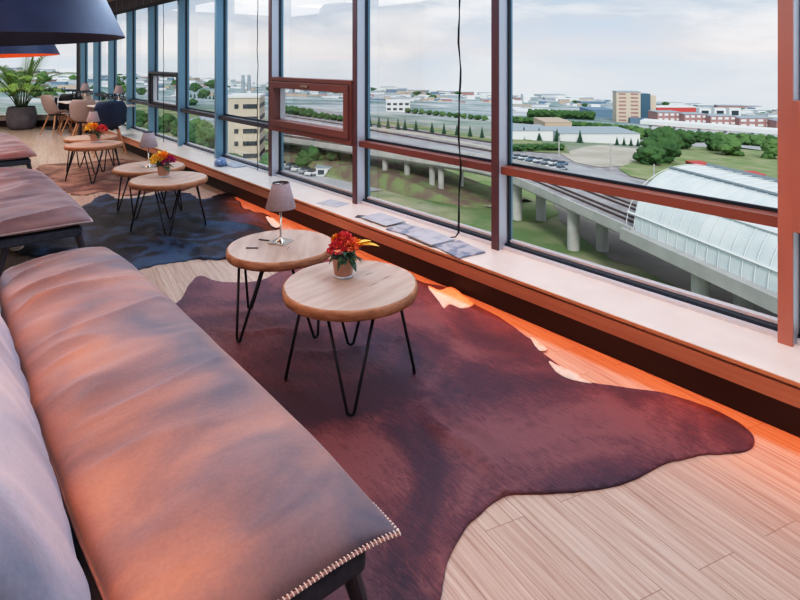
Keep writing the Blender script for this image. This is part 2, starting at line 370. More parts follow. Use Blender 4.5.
# ---------------------------------------------------------------- sofas
def pillow(nx,ny,sx,sy,crown,belly,wr,seed,inset=.02,bow=0.0):
    """closed pillow, local x 0..sx, y 0..sy, seam at z=0"""
    v=[];f=[]
    def h(u,t):
        a=(1-abs(2*u-1)**2.2); b=(1-abs(2*t-1)**(2.2*max(sy/sx,1)))
        return max(a,0)**.5*max(b,0)**.5
    def edge(u,t):
        # outline bows between the corners
        x=u*sx; y=t*sy
        cx=(2*u-1); cy=(2*t-1)
        x-= cx*inset*(1-cy**4)*abs(cx)
        y-= cy*inset*1.3*(1-cx**4)*abs(cy)
        if bow:
            x+= bow*(1-cy**4)*(1.0 if cx>0 else -1.25)*abs(cx)
            if cy>0: x-= cx*.05*abs(cx)**8*t**22; y-= .05*abs(cx)**6*t**22
        x+= .006*noise.noise(Vector((t*9+seed,u*2,3)))
        return x,y
    for side in (1,-1):
        for j in range(ny+1):
            for i in range(nx+1):
                u=.5-.5*math.cos(PI*i/nx); u=.6*u+.4*i/nx
                t=j/ny; t=.75*t+.25*(.5-.5*math.cos(PI*j/ny))
                x,y=edge(u,t); hh=h(u,t)
                if side>0:
                    z=crown*hh
                    # transverse wrinkles
                    p=Vector((x*1.4+seed,y*5.5-x*1.3,seed))
                    w=noise.noise(p)+.25*noise.noise(p*2.1)
                    rid=(1-abs(noise.noise(Vector((x*1.1+4+seed,(y*4.6-x*1.7+.4*math.sin(x*4)),seed*2)))) )**6
                    ee=min(1,u/.2,(1-u)/.2,y/.15,(sy-y)/.22); ee=max(0,ee); ee=ee*ee*(3-2*ee)
                    z+= ee*wr*(w*.45+ (rid-.25)*.8*(.15+.85*min(1,max(0,t*1.5-.2 if seed<2 else 1))))
                    z+= ee*wr*.7*noise.noise(Vector((x*2,y*1.3,seed+5)))
                else: z=-belly*hh
                v.append((x,y,z))
    n=(nx+1)*(ny+1)
    for s in (0,1):
        for j in range(ny):
            for i in range(nx):
                a=s*n+j*(nx+1)+i; q=(a,a+1,a+nx+2,a+nx+1)
                f.append(q if s==0 else q[::-1])
    bm=bmesh.new(); V=[bm.verts.new(p) for p in v]
    for q in f: bm.faces.new([V[k] for k in q])
    # seam line for the piping
    seam=[]
    for i in range(nx+1): seam.append(v[i])
    for j in range(1,ny+1): seam.append(v[j*(nx+1)+nx])
    for i in range(nx-1,-1,-1): seam.append(v[ny*(nx+1)+i])
    for j in range(ny-1,0,-1): seam.append(v[j*(nx+1)])
    bmesh.ops.remove_doubles(bm,verts=bm.verts,dist=.0004)
    return bm,seam
def bm_obj(bm,name,m,parent,matrix=None,smooth=True):
    me=bpy.data.meshes.new(name)
    if matrix: bm.transform(matrix)
    bmesh.ops.recalc_face_normals(bm,faces=bm.faces)
    bm.to_mesh(me); bm.free(); me.materials.append(m)
    if smooth: me.shade_smooth()
    o=bpy.data.objects.new(name,me); COL.objects.link(o)
    if parent: o.parent=parent
    return o
def sofa(x0,x1,y0,y1,label,seed,wr,smat,bmat,detail=True):
    r=empty('lounge_sofa',((x0+x1)/2,(y0+y1)/2,0),label=label,cat='sofa')
    sx=x1-x0; sy=y1-y0; ox=-(x1-x0)/2; oy=-sy/2
    bm,seam=pillow(60 if detail else 30,260 if detail else 100,sx,sy,.088,.05,wr,seed,bow=.045)
    Mx=Matrix.Translation((ox,oy,.392))
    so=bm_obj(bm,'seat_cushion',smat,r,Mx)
    pts=[Mx@Vector(p) for p in seam]; pts.append(pts[0])
    MB().tube(pts,.0045,6,cap=False).build('piping',M['piping'],so,smooth=True)
    if detail:      # whip stitching along the near edge and side
        q=MB(); acc=0; base=Mx@Vector((0,0,0))
        for a,b in zip(pts,pts[1:]):
            L=(b-a).length; d=(b-a).normalized() if L>1e-6 else None
            if d is None: continue
            while acc<L:
                p=a+d*acc; acc+=.0105
                if not (p.y<oy+.12): continue
                nn=Vector((d.y,-d.x,0))
                q.tube([p-nn*.006+Vector((0,0,.006))-d*.002,p+Vector((0,0,.0068)),p+nn*.005+Vector((0,0,-.001))+d*.003],.0016,5)
            acc-=L
        q.build('stitching',M['stitch'],so)
    # base frame
    f=MB().box((ox-.13,oy+.06,.285),(-ox-.05,-oy-.06,.352)).build('base_frame',M['dark'],r); bevel(f,.02,3)
    # back cushion leaning away from the window
    H=.50
    bm,seam=pillow(30,110 if detail else 60,H,sy-.01,.095,.03,wr*.32,seed+20,.02)
    lean=math.radians(27)
    # local x -> up the back, local z -> toward the seat
    R=Matrix(((-math.sin(lean),0,math.cos(lean),0),(0,1,0,0),(math.cos(lean),0,math.sin(lean),0),(0,0,0,1)))
    Mb=Matrix.Translation((ox-.084,oy+.005,.355))@R
    bo=bm_obj(bm,'back_cushion',bmat,r,Mb)
    pts=[Mb@Vector(p) for p in seam]; pts.append(pts[0])
    MB().tube(pts,.0045,6,cap=False).build('piping',M['piping'],bo,smooth=True)
    q=MB(); T2=Matrix.Translation((ox-.07,0,.29))@R
    q.box((.0,oy+.05,-.07),(H-.0,-oy-.05,-.02),0,T2)
    bevel(q.build('back_frame',M['dark'],r),.015,3)
    # legs
    for sxn in (-1,1):
        for syn in (-1,1):
            X=(-ox-.075) if sxn>0 else ox+.10; Y=syn*(-oy-.12)
            MB().tube([(X,Y,.30),(X+sxn*.075,Y+syn*.03,0.0)],[.026,.015],14).build('leg',M['sofaleg'],r,smooth=False)
    return r
sofa(.33,.905,1.08,3.86,'rose brown leather sofa nearest the camera with whip stitched seat edge',1.0,.04,M['seat'],M['back'])
sofa(.36,.965,4.60,7.15,'wrinkled leather sofa second along the row beside the black cowhide',7.3,.05,M['seat2'],M['seat2'])
sofa(.50,1.11,8.22,10.6,'farthest leather sofa in the row at the left edge',13.1,.04,M['seat2'],M['seat2'],False)

# ---------------------------------------------------------------- cowhides
def smooth_outline(P,n=6):
    out=[];N=len(P)
    for i in range(N):
        p0,p1,p2,p3=[Vector(P[(i+k-1)%N]) for k in range(4)]
        for k in range(n):
            t=k/n
            out.append(.5*((2*p1)+(-p0+p2)*t+(2*p0-5*p1+4*p2-p3)*t*t+(-p0+3*p1-3*p2+p3)*t**3))
    return out
def hide(P,name,m,label,step=.03,ragged=.006,folds=(),parent=None,z=.0,amp=.006,th=.006):
    O=smooth_outline(P)
    # resample the outline and fray it
    D=[];
    for i in range(len(O)):
        a,b=O[i],O[(i+1)%len(O)]; k=max(1,int((b-a).length/.03))
        for j in range(k):
            p=a.lerp(b,j/k); nr=Vector((b.y-a.y,a.x-b.x)).normalized()
            w=noise.noise(Vector((p.x*9,p.y*9,2)))+.6*noise.noise(Vector((p.x*31,p.y*31,5)))
            D.append(p+nr*w*ragged)
    n=len(D); pts=list(D); xs=[p.x for p in D]; ys=[p.y for p in D]
    yy=min(ys)
    while yy<max(ys):
        xx=min(xs)
        while xx<max(xs):
            pts.append(Vector((xx+random.uniform(-.3,.3)*step,yy+random.uniform(-.3,.3)*step))); xx+=step
        yy+=step
    V,E,Fc,_,_,_=delaunay_2d_cdt([p.to_2d() if len(p)>2 else p for p in pts],[],[list(range(n))],1,1e-5)
    def zz(p):
        h=z+th+amp*(noise.noise(Vector((p.x*2.2,p.y*2.2,1)))*.5+.5)
        for (a,b,hh,w) in folds:
            a=Vector(a);b=Vector(b); ab=b-a; t=(p-a).dot(ab)/ab.length_squared
            tt=min(max(t,0),1); dd=(p-(a+ab*tt+Vector((ab.y,-ab.x))*.06*math.sin(tt*7))).length
            h+=hh*math.exp(-(dd/w)**2)*math.sin(PI*min(max(t,.05),.95))**.5
        return h
    bd=set()
    cnt={}
    for f in Fc:
        for i in range(len(f)):
            e=tuple(sorted((f[i],f[(i+1)%len(f)]))); cnt[e]=cnt.get(e,0)+1
    verts=[(v.x,v.y,zz(v)) for v in V]; faces=[tuple(f) for f in Fc]
    k=len(verts); low={}
    for e,c in cnt.items():
        if c==1:
            for q in e:
                if q not in low: low[q]=len(verts); verts.append((V[q].x,V[q].y,z+.0005))
            faces.append((e[0],e[1],low[e[1]],low[e[0]]))
    o=MB().add(verts,faces).build(name,m,parent,smooth=True)
    if label: tag(o,label,'rug')
    return o
fp=lambda *a:[floor_pt(x,y) for x,y in a]
P1=fp((200,277),(222,283),(262,281),(300,262),(350,262),(405,277),(425,284),(447,289),(470,303),(500,319),(530,340),(545,356),(580,380),(620,389),(660,394),(704,407),(738,424),(754,440),(745,452),(700,456),(662,466),(635,480),(600,490),(550,494),(512,495),(494,503),(468,527),(449,557),(440,600),(436,660))
P1+=[(1.02,.78),(.62,1.0),(.48,1.6),(.5,2.4),(.55,3.0),(.85,3.5),(1.05,3.62)]+fp((178,303),(190,285))
r1=hide(P1,'cowhide_rug',M['hide1'],'large dark brown cowhide under the two nearest round tables',folds=(
  (floor_pt(505,503),floor_pt(418,395),.034,.022),(floor_pt(470,455),floor_pt(400,300),.016,.03),(floor_pt(395,350),floor_pt(300,355),.022,.025),(floor_pt(300,335),floor_pt(215,333),.018,.02),(floor_pt(450,345),floor_pt(420,300),.016,.02),(floor_pt(520,470),floor_pt(440,400),.016,.02),
  (floor_pt(440,370),floor_pt(350,310),.022,.025),(floor_pt(330,440),floor_pt(230,330),.008,.05),(floor_pt(600,420),floor_pt(520,350),.006,.05),(floor_pt(280,330),floor_pt(205,300),.012,.035),(floor_pt(430,480),floor_pt(470,390),.007,.06)))
for pp in ([(428,288),(440,292),(452,289),(466,299),(474,306),(462,310),(450,306),(444,310),(438,302)],
           [(531,339),(540,345),(547,351),(541,353),(536,349)],
           [(549,364),(556,367),(566,372),(574,375),(585,382),(592,386),(580,384),(566,380),(556,374)]):
    pr=hide(fp(*pp),'white_patch',M['white_fur'],None,step=.03,ragged=.004,parent=r1,z=.009,amp=.004,th=.003)
P2=fp((12,249),(28,240),(50,225),(70,210),(86,206),(106,195),(122,200),(150,196),(168,192),(185,194),(200,200),(215,197),(228,194),(237,199),(240,206),(256,213),(268,216),(279,228),(272,237),(262,246),(243,257),(220,260),(204,259),(174,262),(144,269),(110,275),(70,270),(40,259),(20,254))
hide(P2,'cowhide_rug',M['hide2'],'glossy black cowhide under the middle pair of tables',ragged=.045,amp=.012,folds=((floor_pt(205,262),floor_pt(150,225),.03,.05),(floor_pt(270,236),floor_pt(185,215),.03,.05),(floor_pt(120,250),floor_pt(40,250),.02,.08)))
for tp_ in ([(8,249),(16,246),(24,248),(20,252),(12,253)],[(266,219),(273,221),(281,227),(276,230),(270,226)]):
    hide(fp(*tp_),'white_tuft',M['white_fur'],None,step=.03,ragged=.012,parent=bpy.data.objects['cowhide_rug.001'],z=.016,amp=.006,th=.004)
P3=fp((38,167),(60,164),(85,163),(100,161),(118,159),(150,164),(180,174),(192,184),(184,191),(160,191),(130,196),(104,192),(84,196),(68,193),(50,182))
hide(P3,'cowhide_rug',M['hide3'],'chestnut cowhide under the farthest pair of round tables',ragged=.04,step=.08,folds=((floor_pt(80,185),floor_pt(140,172),.02,.08),))

# ---------------------------------------------------------------- hairpin tables
def hairpin_table(loc,R,rot,label,seed,H=.46):
    t=empty('side_table',(loc[0],loc[1],.014),rot,label=label,cat='table',group=None)
    n=72; prof=[(.0,H),(.55,H),(.97,H),(1.0,H-.006),(1.008,H-.024),(1.0,H-.045),(.96,H-.051),(0,H-.051)]
    def rad(a): return R*(1+.022*noise.noise(Vector((math.cos(a)*1.3+seed,math.sin(a)*1.3,seed)))+.010*noise.noise(Vector((math.cos(a)*5,math.sin(a)*5,seed))))
    q=MB(); vs=[];
    for i,(s,z) in enumerate(prof[1:-1]):
        for k in range(n):
            a=2*PI*k/n; vs.append((rad(a)*s*math.cos(a),rad(a)*s*math.sin(a),z+(.002*noise.noise(Vector((a*6,z*40,seed))) if i in(2,3,4) else 0)))
    rings=len(prof)-2
    vs.append((0,0,H)); vs.append((0,0,H-.051)); fs=[];mi=[]
    for k in range(n): fs.append((k,(k+1)%n,len(vs)-2)); mi.append(0)
    for i in range(rings-1):
        for k in range(n):
            fs.append((i*n+k,(i+1)*n+k,(i+1)*n+(k+1)%n,i*n+(k+1)%n)); mi.append(0 if i<1 else 1)
    for k in range(n): fs.append(((rings-1)*n+(k+1)%n,(rings-1)*n+k,len(vs)-1)); mi.append(1)
    q.v=vs;q.f=fs;q.m=mi
    tp=q.build('tabletop',[M['top'],M['bark']],t)
    for p in tp.data.polygons: p.use_smooth = p.material_index==1
    q=MB()   # drying cracks and knots inlaid in the top
    for c in range(3):
        a=random.uniform(0,6.28); r0=random.uniform(.1,.6)*R; px,py=r0*math.cos(a),r0*math.sin(a); pts=[]
        for k in range(5): pts.append((px,py,H-.0002)); px+=.016; py+=random.uniform(-.006,.006)
        MB().tube(pts,[.0004,.0012,.0016,.0012,.0004],4).build('crack',M['rod'],tp)
    for k in range(4):
        a=PI/4+k*PI/2; c,s=math.cos(a),math.sin(a)
        top=Vector((c*R*.70,s*R*.70,H-.053)); ft=Vector((c*R*.95,s*R*.95,.006)); tn=Vector((-s,c,0)); w=.105
        pts=[top+tn*w]
        for j in range(7):
            b=PI*j/6; pts.append(ft+tn*(.017*math.cos(b))+Vector((0,0,.017-.017*math.sin(b))))
        pts.append(top-tn*w)
        lg=MB().tube(pts,.0072,8).build('leg',M['rod'],t,smooth=True)
        MB().box((-.125,-.02,-.004),(.125,.02,0),0,Matrix.Translation(top+Vector((0,0,.002)))@Matrix.Rotation(a+PI/2,4,'Z')).build('mounting_plate',M['rod'],lg)
    return t
TABS={}
for key,loc,R,rot,lab,sd in [
 ('A',(1.612,2.296),.326,math.radians(10),'nearest round wooden hairpin table carrying the red flower pot',1.0),
 ('B',(1.632,3.03),.31,math.radians(56),'round wooden hairpin table with the lamp just behind the nearest table',2.0),
 ('C',(1.77,5.42),.335,math.radians(25),'middle round hairpin table with yellow and magenta flowers',3.3),
 ('D',(1.82,6.16),.34,math.radians(5),'round hairpin table behind the yellow flowers with a small lamp',4.1),
 ('E',(1.76,8.30),.34,math.radians(30),'far round hairpin table with a flower pot on the chestnut hide',5.7),
 ('F',(1.88,9.05),.34,math.radians(60),'farthest round hairpin table in front of the navy chair',6.2)]:
    TABS[key]=hairpin_table(loc,R,rot,lab,sd)
ZT=.474

# ---------------------------------------------------------------- table lamps
def table_lamp(x,y,z,label,rz=.2):
    t=empty('table_lamp',(x,y,z),rz,label=label,cat='lamp')
    b=MB().box((-.056,-.056,.0),(.056,.056,.008)).build('base',M['chrome'],t); bevel(b,.003)
    MB().lathe([(.03,.008),(.026,.012),(.012,.022),(.0065,.04),(.0058,.24),(.0,.24)],20).build('stem',M['chrome'],t,smooth=True)
    s=MB().lathe([(.089,.205),(.0895,.208),(.050,.352),(.049,.352),(.0485,.350),(.0875,.208),(.089,.205)],36).build('lamp_shade',[M['shade']],t,smooth=True)
    MB().lathe([(.046,.347),(.0485,.3475),(.0495,.3545),(.0475,.3555),(.046,.347)],30).build('shade_rim',M['sofaleg'],s,smooth=True)
    MB().tube([(-.047,0,.345),(.047,0,.345)],.0015,5).tube([(0,-.047,.345),(0,.047,.345)],.0015,5).build('spider',M['chrome'],s)
    MB().lathe([(.0,.238),(.014,.24),(.022,.262),(.024,.28),(.016,.298),(0,.303)],16).build('bulb',M['shade_in'],t,smooth=True)
    return t
table_lamp(1.65,3.07,ZT,'small lamp with taupe cone shade on the second nearest table',.5)
x,y=floor_pt(148.5,167,ZT); table_lamp(x,y,ZT,'small taupe shaded lamp behind the yellow flowers')
table_lamp(1.93,9.17,ZT,'tiny taupe lamp on the farthest hairpin table')

# ---------------------------------------------------------------- flower pots
def petal_ball(q,c,r,n,seed,mi,ln=.018,w=.007):
    rr=random.Random(seed); c=Vector(c)
    for k in range(n):
        z=rr.uniform(-.3,1); a=rr.uniform(0,2*PI); s=math.sqrt(max(0,1-z*z)); d=Vector((s*math.cos(a),s*math.sin(a),z))
        p=c+d*r*rr.uniform(.55,.95); u=d.cross(Vector((rr.uniform(-1,1),rr.uniform(-1,1),rr.uniform(-1,1)))).normalized()
        e=(d+u*rr.uniform(-.4,.4)).normalized(); sd=e.cross(u).normalized()
        q.add([p-sd*w*.3,p+e*ln*.6-sd*w,p+e*ln,p+e*ln*.6+sd*w,p+sd*w*.3,p+e*ln*.5+u*w*.6],[(0,1,5),(1,2,5),(2,3,5),(3,4,5),(4,0,5)],mi)
def blade(q,p,d,ln,w,droop=.4,mi=0,seg=5,cup=.25):
    p=Vector(p); d=Vector(d).normalized(); sd=d.cross(Vector((0,0,1)))
    sd=sd.normalized() if sd.length>.01 else Vector((1,0,0)); up=sd.cross(d).normalized()
    vs=[];
    for i in range(seg+1):
        t=i/seg; ww=w*math.sin(PI*min(1,(t*.92+.06)))**.8
        c=p+d*ln*t+Vector((0,0,-droop*ln*t*t))
        vs+= [c-sd*ww+up*ww*cup,c,c+sd*ww+up*ww*cup]
    fs=[]
    for i in range(seg):
        a=i*3; fs+=[(a,a+1,a+4,a+3),(a+1,a+2,a+5,a+4)]
    q.add(vs,fs,mi)
def flower_pot(x,y,z,label,scheme,s=1.0):
    t=empty('flower_pot',(x,y,z),.3,label=label,cat='flowers'); t.scale=(s,s,s)
    MB().lathe([(0,.002),(.043,.002),(.046,.012),(.059,.10),(.0605,.103),(.056,.101),(.044,.016),(0,.014)],32).build('pot',M['terra'],t,smooth=True)
    MB().lathe([(0,0),(.047,0),(.0495,.008),(.047,.014),(.0455,.012)],32).build('glass_base',M['bead'],t,smooth=True)
    MB().lathe([(0,.092),(.055,.092)],20).build('moss',M['soil'],t)
    rr=random.Random(len(label)); q=MB()
    for k in range(34):
        a=rr.uniform(0,2*PI); e=rr.uniform(.0,.9)
        blade(q,(.03*math.cos(a),.03*math.sin(a),.09+rr.uniform(0,.05)),(math.cos(a),math.sin(a),e),rr.uniform(.045,.075),rr.uniform(.009,.015),rr.uniform(.2,.8))
    blade(q,(.045*CS*-.2,-.045,.098),(-.25,-1,-.35),.055,.017,.6)
    q.build('leaves',M['dleaf'],t,smooth=True)
    q=MB()
    for (cx,cy,cz,r,n,mi,ln,w) in scheme['balls']:
        petal_ball(q,(cx,cy,cz),r,n,int(cx*1000)+n,mi,ln,w)
    q.build('blossoms',[M[k] for k in scheme['mats']],t)
    q=MB()
    for (d,ln,w,p) in scheme['long']:
        q=MB(); blade(q,p,d,ln,w,.15,0,6,.5); q.build('long_petal',M[scheme['lm']],t,smooth=True)
    return t
rt=Vector((CS,-SN,0)).to_2d()  # image right in the room
def R3(r,d,z): return (r*CS+d*SN,-r*SN+d*CS,z)
def loc3(r,d,z,rz=.3):
    v=Matrix.Rotation(-rz,3,'Z')@Vector(R3(r,d,z)); return tuple(v)
sch1=dict(mats=['red','coral','orange'],lm='yellow',balls=[(*loc3(-.028,-.02,.142),.044,260,0,.016,.006),(*loc3(.035,.0,.150),.038,180,1,.02,.007),(*loc3(0.0,.02,.178),.036,160,0,.018,.007),(*loc3(-.03,.02,.172),.028,70,2,.02,.007),(*loc3(.06,.01,.155),.026,60,2,.02,.008)],
 long=[(loc3(1,.0,.12),.115,.020,loc3(.07,0,.155)),(loc3(1,.3,.3),.09,.018,loc3(.06,0,.16)),(loc3(-.5,.2,.7),.05,.014,loc3(-.03,.02,.17))])
flower_pot(1.63,2.385,ZT,'red and coral flowers with a yellow tip in copper pot on the nearest table',sch1,.98)
sch2=dict(mats=['yellow','magenta','orange'],lm='yellow',balls=[(*loc3(-.055,0,.14),.05,120,0,.03,.013),(*loc3(.05,0,.14),.040,150,1,.02,.008),(*loc3(-.01,0,.175),.03,60,2,.03,.012),(*loc3(.02,-.03,.12),.024,60,1,.02,.008)],
 long=[(loc3(-.5,.1,1),.09,.028,loc3(-.02,0,.16)),(loc3(.2,.2,1),.09,.028,loc3(-.0,0,.16)),(loc3(-1,0,.3),.09,.026,loc3(-.07,0,.14)),(loc3(-.9,-.2,-.1),.06,.02,loc3(-.05,0,.13))])
x,y=floor_pt(164,176.5,ZT); flower_pot(x,y,ZT,'yellow orange and magenta flowers in a small pot on the middle table',sch2,1.05)
sch3=dict(mats=['yellow','red','orange'],lm='orange',balls=[(*loc3(-.05,0,.15),.05,120,0,.03,.013),(*loc3(.07,0,.14),.045,120,1,.025,.01),(*loc3(0,0,.17),.03,50,2,.03,.012)],
 long=[(loc3(-.5,.1,1),.06,.02,loc3(-.02,0,.16))])
flower_pot(1.80,8.42,ZT,'yellow and red flowers in a small pot on the far table',sch3,1.2)
for (p,a) in (((252,248.5),.2),((264,240.5),-.1)):
    x,y=floor_pt(p[0],p[1],ZT)
    o=MB().tube([(-.035,0,.004),(.035,0,.004)],.0035,6).build('twig',M['sofaleg']); o.location=(x,y,ZT-.0005); o.rotation_euler=(0,0,-.9+a)
    tag(o,'thin dark stick lying %s the lamp on the second table'%('farther left of' if p[0]<260 else 'right beside'),'stick')

# ---------------------------------------------------------------- pendant lamps
def pendant(x,y,z,label,lit):
    t=empty('pendant_lamp',(x,y,z),label=label,cat='lamp'); t.rotation_mode='QUATERNION'; t.rotation_quaternion=Matrix.Rotation(math.radians(-2.6),3,Vector((SN,CS,0))).to_quaternion()
    s=MB().lathe([(.754,0),(.752,.005),(.737,.04),(.70,.13),(.40,.86),(.36,.90),(.06,.92)],72).build('lamp_shade',M['pend'],t,smooth=True)
    MB().lathe([(.748,.001),(.745,.012),(.39,.855),(.05,.90)],72).build('shade_lining',M['pend_in'] if lit else M['pend'],s,smooth=True)
    MB().tube([(0,0,.915),(0,0,2.9-z)],.006,8).build('cord',M['cable'],t)
    MB().lathe([(0,2.9-z),(.06,2.9-z),(.055,2.86-z),(0,2.86-z)],20).build('ceiling_rose',M['pend'],t)
    MB().lathe([(0,.62),(.05,.64),(.06,.70),(.03,.78),(0,.79)],16).build('bulb',M['shade_in'],t,smooth=True)
    l=bpy.data.lights.new('pendant_bulb','POINT'); l.energy=15 if lit else 12; l.color=(1,.45,.2); l.shadow_soft_size=.06
    o=bpy.data.objects.new('pendant_bulb',l); COL.objects.link(o); o.location=(x,y,z+.55)
x,y=rd(-20.0/F*3.3-400/F*3.3+0.0,3.3); pendant(x,y,1.667,'large navy black cone pendant lamp in the top left corner',False)
x,y=rd((-16-400)/F*6.6,6.6); pendant(x,y,1.60,'farther cone pendant lamp with orange lining',True)

# ---------------------------------------------------------------- potted palm
px_,py_=13.1*(.643-.659*.766),13.1*(.766+.659*.643)
t=empty('potted_palm',(px_,py_,0),label='green palm in a rounded grey pot by the far window',cat='plant')
MB().lathe([(0,0),(.21,0),(.26,.05),(.30,.2),(.30,.36),(.265,.51),(.25,.515),(.245,.47),(.0,.46)],40).build('pot',M['pot'],t,smooth=True)
MB().lathe([(0,.465),(.246,.465)],24).build('soil',M['soil'],t)
rr=random.Random(5)
for k in range(26):
    a=k*2.4; lean=rr.uniform(.1,1.0); ln=rr.uniform(.95,1.5); q=MB(); pts=[]
    b=Vector((.08*math.cos(a),.08*math.sin(a),.46)); el=1.25-lean*.35; p=b.copy(); d=Vector((math.cos(a)*lean*.42,math.sin(a)*lean*.42,1)).normalized()
    N=12
    for j in range(N+1):
        pts.append(p.copy()); p=p+d*ln/N; d=(d+Vector((math.cos(a)*.10*lean,math.sin(a)*.10*lean,-.06-.16*lean*(j/N)))).normalized()
    q.tube(pts,[.012-.009*j/N for j in range(N+1)],6,0)
    for j in range(4,N+1):
        for s2 in (-1,1):
            for h in (0,.5):
                jj=min(j+h,N); i0=int(jj); pp=pts[i0].lerp(pts[min(i0+1,N)],jj-i0); dd=(pts[min(i0+1,N)]-pts[i0-1]).normalized()
                sd=dd.cross(Vector((0,0,1))).normalized()*s2
                blade(q,pp,(sd*.9+dd*.8+Vector((0,0,.25))),(.36*(1-.55*abs(j-7)/6)),.017,.5,1,4)
    q.build('frond',[M['stem'],M['leaf']],t,smooth=True)

# ---------------------------------------------------------------- far dining group
def shell_chair(m):
    t=empty('dining_chair')
    nx,ny=14,22; v=[];f=[]
    for j in range(ny+1):
        s=j/ny
        if s<.45: y=.20-s/.45*.36; z=.45-.02*math.sin(s/.45*PI)
        else:
            k=(s-.45)/.55; y=-.16-.09*math.sin(k*PI/2)-.03*k; z=.45+.40*k**1.15
        w=.235*(1-.05*s) * (1-max(0,(s-.85)/.15)**2*.25)
        for i in range(nx+1):
            u=2*i/nx-1
            curl=.10*abs(u)**3*(1 if s>.2 else s/.2)*(1-.35*abs(s-.5))
            v.append((u*w,y+(.07*u*u if s>.45 else 0),z+(curl if s<.6 else curl*max(0,1-(s-.6)/.3))))
    n=len(v)
    v+= [(a,b-.012 if c>.5 else b,c-.014) for a,b,c in v]
    W=nx+1
    for j in range(ny):
        for i in range(nx):
            a=j*W+i; f.append((a,a+1,a+W+1,a+W)); f.append((n+a,n+a+W,n+a+W+1,n+a+1))
    for j in range(ny): 
        a=j*W; f.append((a,a+W,n+a+W,n+a)); a=j*W+nx; f.append((a,n+a,n+a+W,a+W))
    for i in range(nx): f.append((i,n+i,n+i+1,i+1)); a=ny*W+i; f.append((a,a+1,n+a+1,n+a))
    MB().add(v,f).build('seat_shell',m,t,smooth=True)
    MB().box((-.12,-.12,.40),(.12,.12,.425)).build('seat_bracket',M['sofaleg'],t)
    for sx in (-1,1):
        for sy in (-1,1):
            MB().tube([(sx*.11,sy*.10,.41),(sx*.23,sy*.22,0)],[.019,.012],10).build('leg',M['oak'],t)
    return t
def put(t,x,y,rz,lab,s=1.0):
    t.location=(x,y,0); t.rotation_euler=(0,0,rz); t.scale=(s,s,s); tag(t,lab,'chair',None); return t
c1=shell_chair(M['beige']); c2=shell_chair(M['navy']); c3=shell_chair(M['black'])
def pxd(px,d): t_=(px-400)/F; return d*(SN+t_*CS), d*(CS-t_*SN)
x,y=pxd(109.5,9.55); put(c2,x,y,-.15,'navy shell chair nearest of the dining group, its back to the camera',1.06)
x,y=pxd(85,10.7); put(c1,x,y,-.35,'taupe shell chair pushed in behind the farthest hairpin table')
x,y=pxd(70,12.45); put(c3,x,y,-.1,'black shell chair between two taupe chairs')
x,y=pxd(57,12.2); put(dup(c1),x,y,-1.2,'taupe shell chair nearest the potted palm')
x,y=pxd(77,12.25); put(dup(c1),x,y,2.6,'taupe shell chair on the far side of the dining table')
def dtable(px,d,lab,base='round'):
    x,y=pxd(px,d)
    t=empty('dining_table',(x,y,0),.1,label=lab,cat='table')
    bevel(MB().box((-.32,-.32,.725),(.32,.32,.75)).build('tabletop',M['white'],t),.004)
    MB().lathe([(.03,.03),(.03,.725)],16).build('pedestal',M['sofaleg'],t,smooth=True)
    MB().lathe([(0,0),(.22,0),(.22,.012),(.04,.03),(0,.03)],24).build('foot',M['sofaleg'],t)
    return x,y
ta=dtable(80,11.45,'pale topped dining table between the taupe chairs')
tb=dtable(56,13.15,'pale topped dining table nearest the potted palm')
tc_=dtable(112,10.45,'pale topped dining table beyond the navy chair')
def goblet(x,y,z,lab):
    o=MB().lathe([(0,0),(.035,0),(.035,.003),(.005,.01),(.005,.09),(.03,.115),(.042,.15),(.036,.20),(.034,.20),(.04,.15),(.028,.117),(0,.10)],20).build('wine_glass',M['clear'],smooth=True,loc=(x,y,z))
    tag(o,lab,'glass','wine glasses on the far dining tables')
for (bx,by) in (ta,tb,tc_):
    for (dx,dy) in ((-.12,-.1),(.12,-.16),(.0,.1)): goblet(bx+dx,by+dy,.75,'clear wine glass standing on a far dining table')
table_lamp(tc_[0]+.14,tc_[1]+.1,.75,'small taupe lamp on the dining table beyond the navy chair')
table_lamp(ta[0]+.13,ta[1]+.2,.75,'small lamp on the dining table between the taupe chairs')

# ---------------------------------------------------------------- things on the sill
def sill_sheet(px,py,w,l,rz,m,name,lab,th=.006,z=0.0,cat='brochure'):
    d=F*(EYE-ZS)/(py-HY); x,y=rd((px-CX)/F*d,d)
    o=MB().box((-w/2,-l/2,0),(w/2,l/2,th)).build(name,m); o.location=(x,y,ZS+z+.0005); o.rotation_euler=(0,0,rz); bevel(o,.001,1)
    return tag(o,lab,cat)
sill_sheet(459,250,.22,.28,-.15,M['paper'],'brochure','grey brochure on the sill where the cable ends, nearest the middle mullion',.011)
sill_sheet(430,239.5,.21,.30,-.1,M['paper2'],'brochure','pale brochure on the sill second from the middle mullion',.011,z=.0115)
sill_sheet(409,231,.2,.28,.12,M['paper'],'brochure','grey brochure on the sill third from the middle mullion',.011)
sill_sheet(383,221,.2,.32,0.0,M['paper2'],'brochure','white brochure flat on the sill beside the small dark card',.006,z=.0115)
sill_sheet(362,217,.07,.10,.6,M['trdark'],'dark_card','small dark card at the sill edge below the red brown vent window',.004,cat='card')
sill_sheet(333,203.5,.17,.24,.2,M['paper2'],'brochure','white brochure on the sill below the red brown vent window',.004)
sill_sheet(236,165.5,.2,.3,.1,M['paper2'],'magazine','white magazine lying beside the blue parcel on the sill',.015,cat='magazine')
d=F*(EYE-ZS)/(166-HY); x,y=rd((221-CX)/F*d,d)
q=MB()
bm=bmesh.new(); bmesh.ops.create_icosphere(bm,subdivisions=3,radius=.075)
for v in bm.verts: v.co*=1+.25*noise.noise(v.co*22); v.co.z=max(v.co.z*.75,-.045)
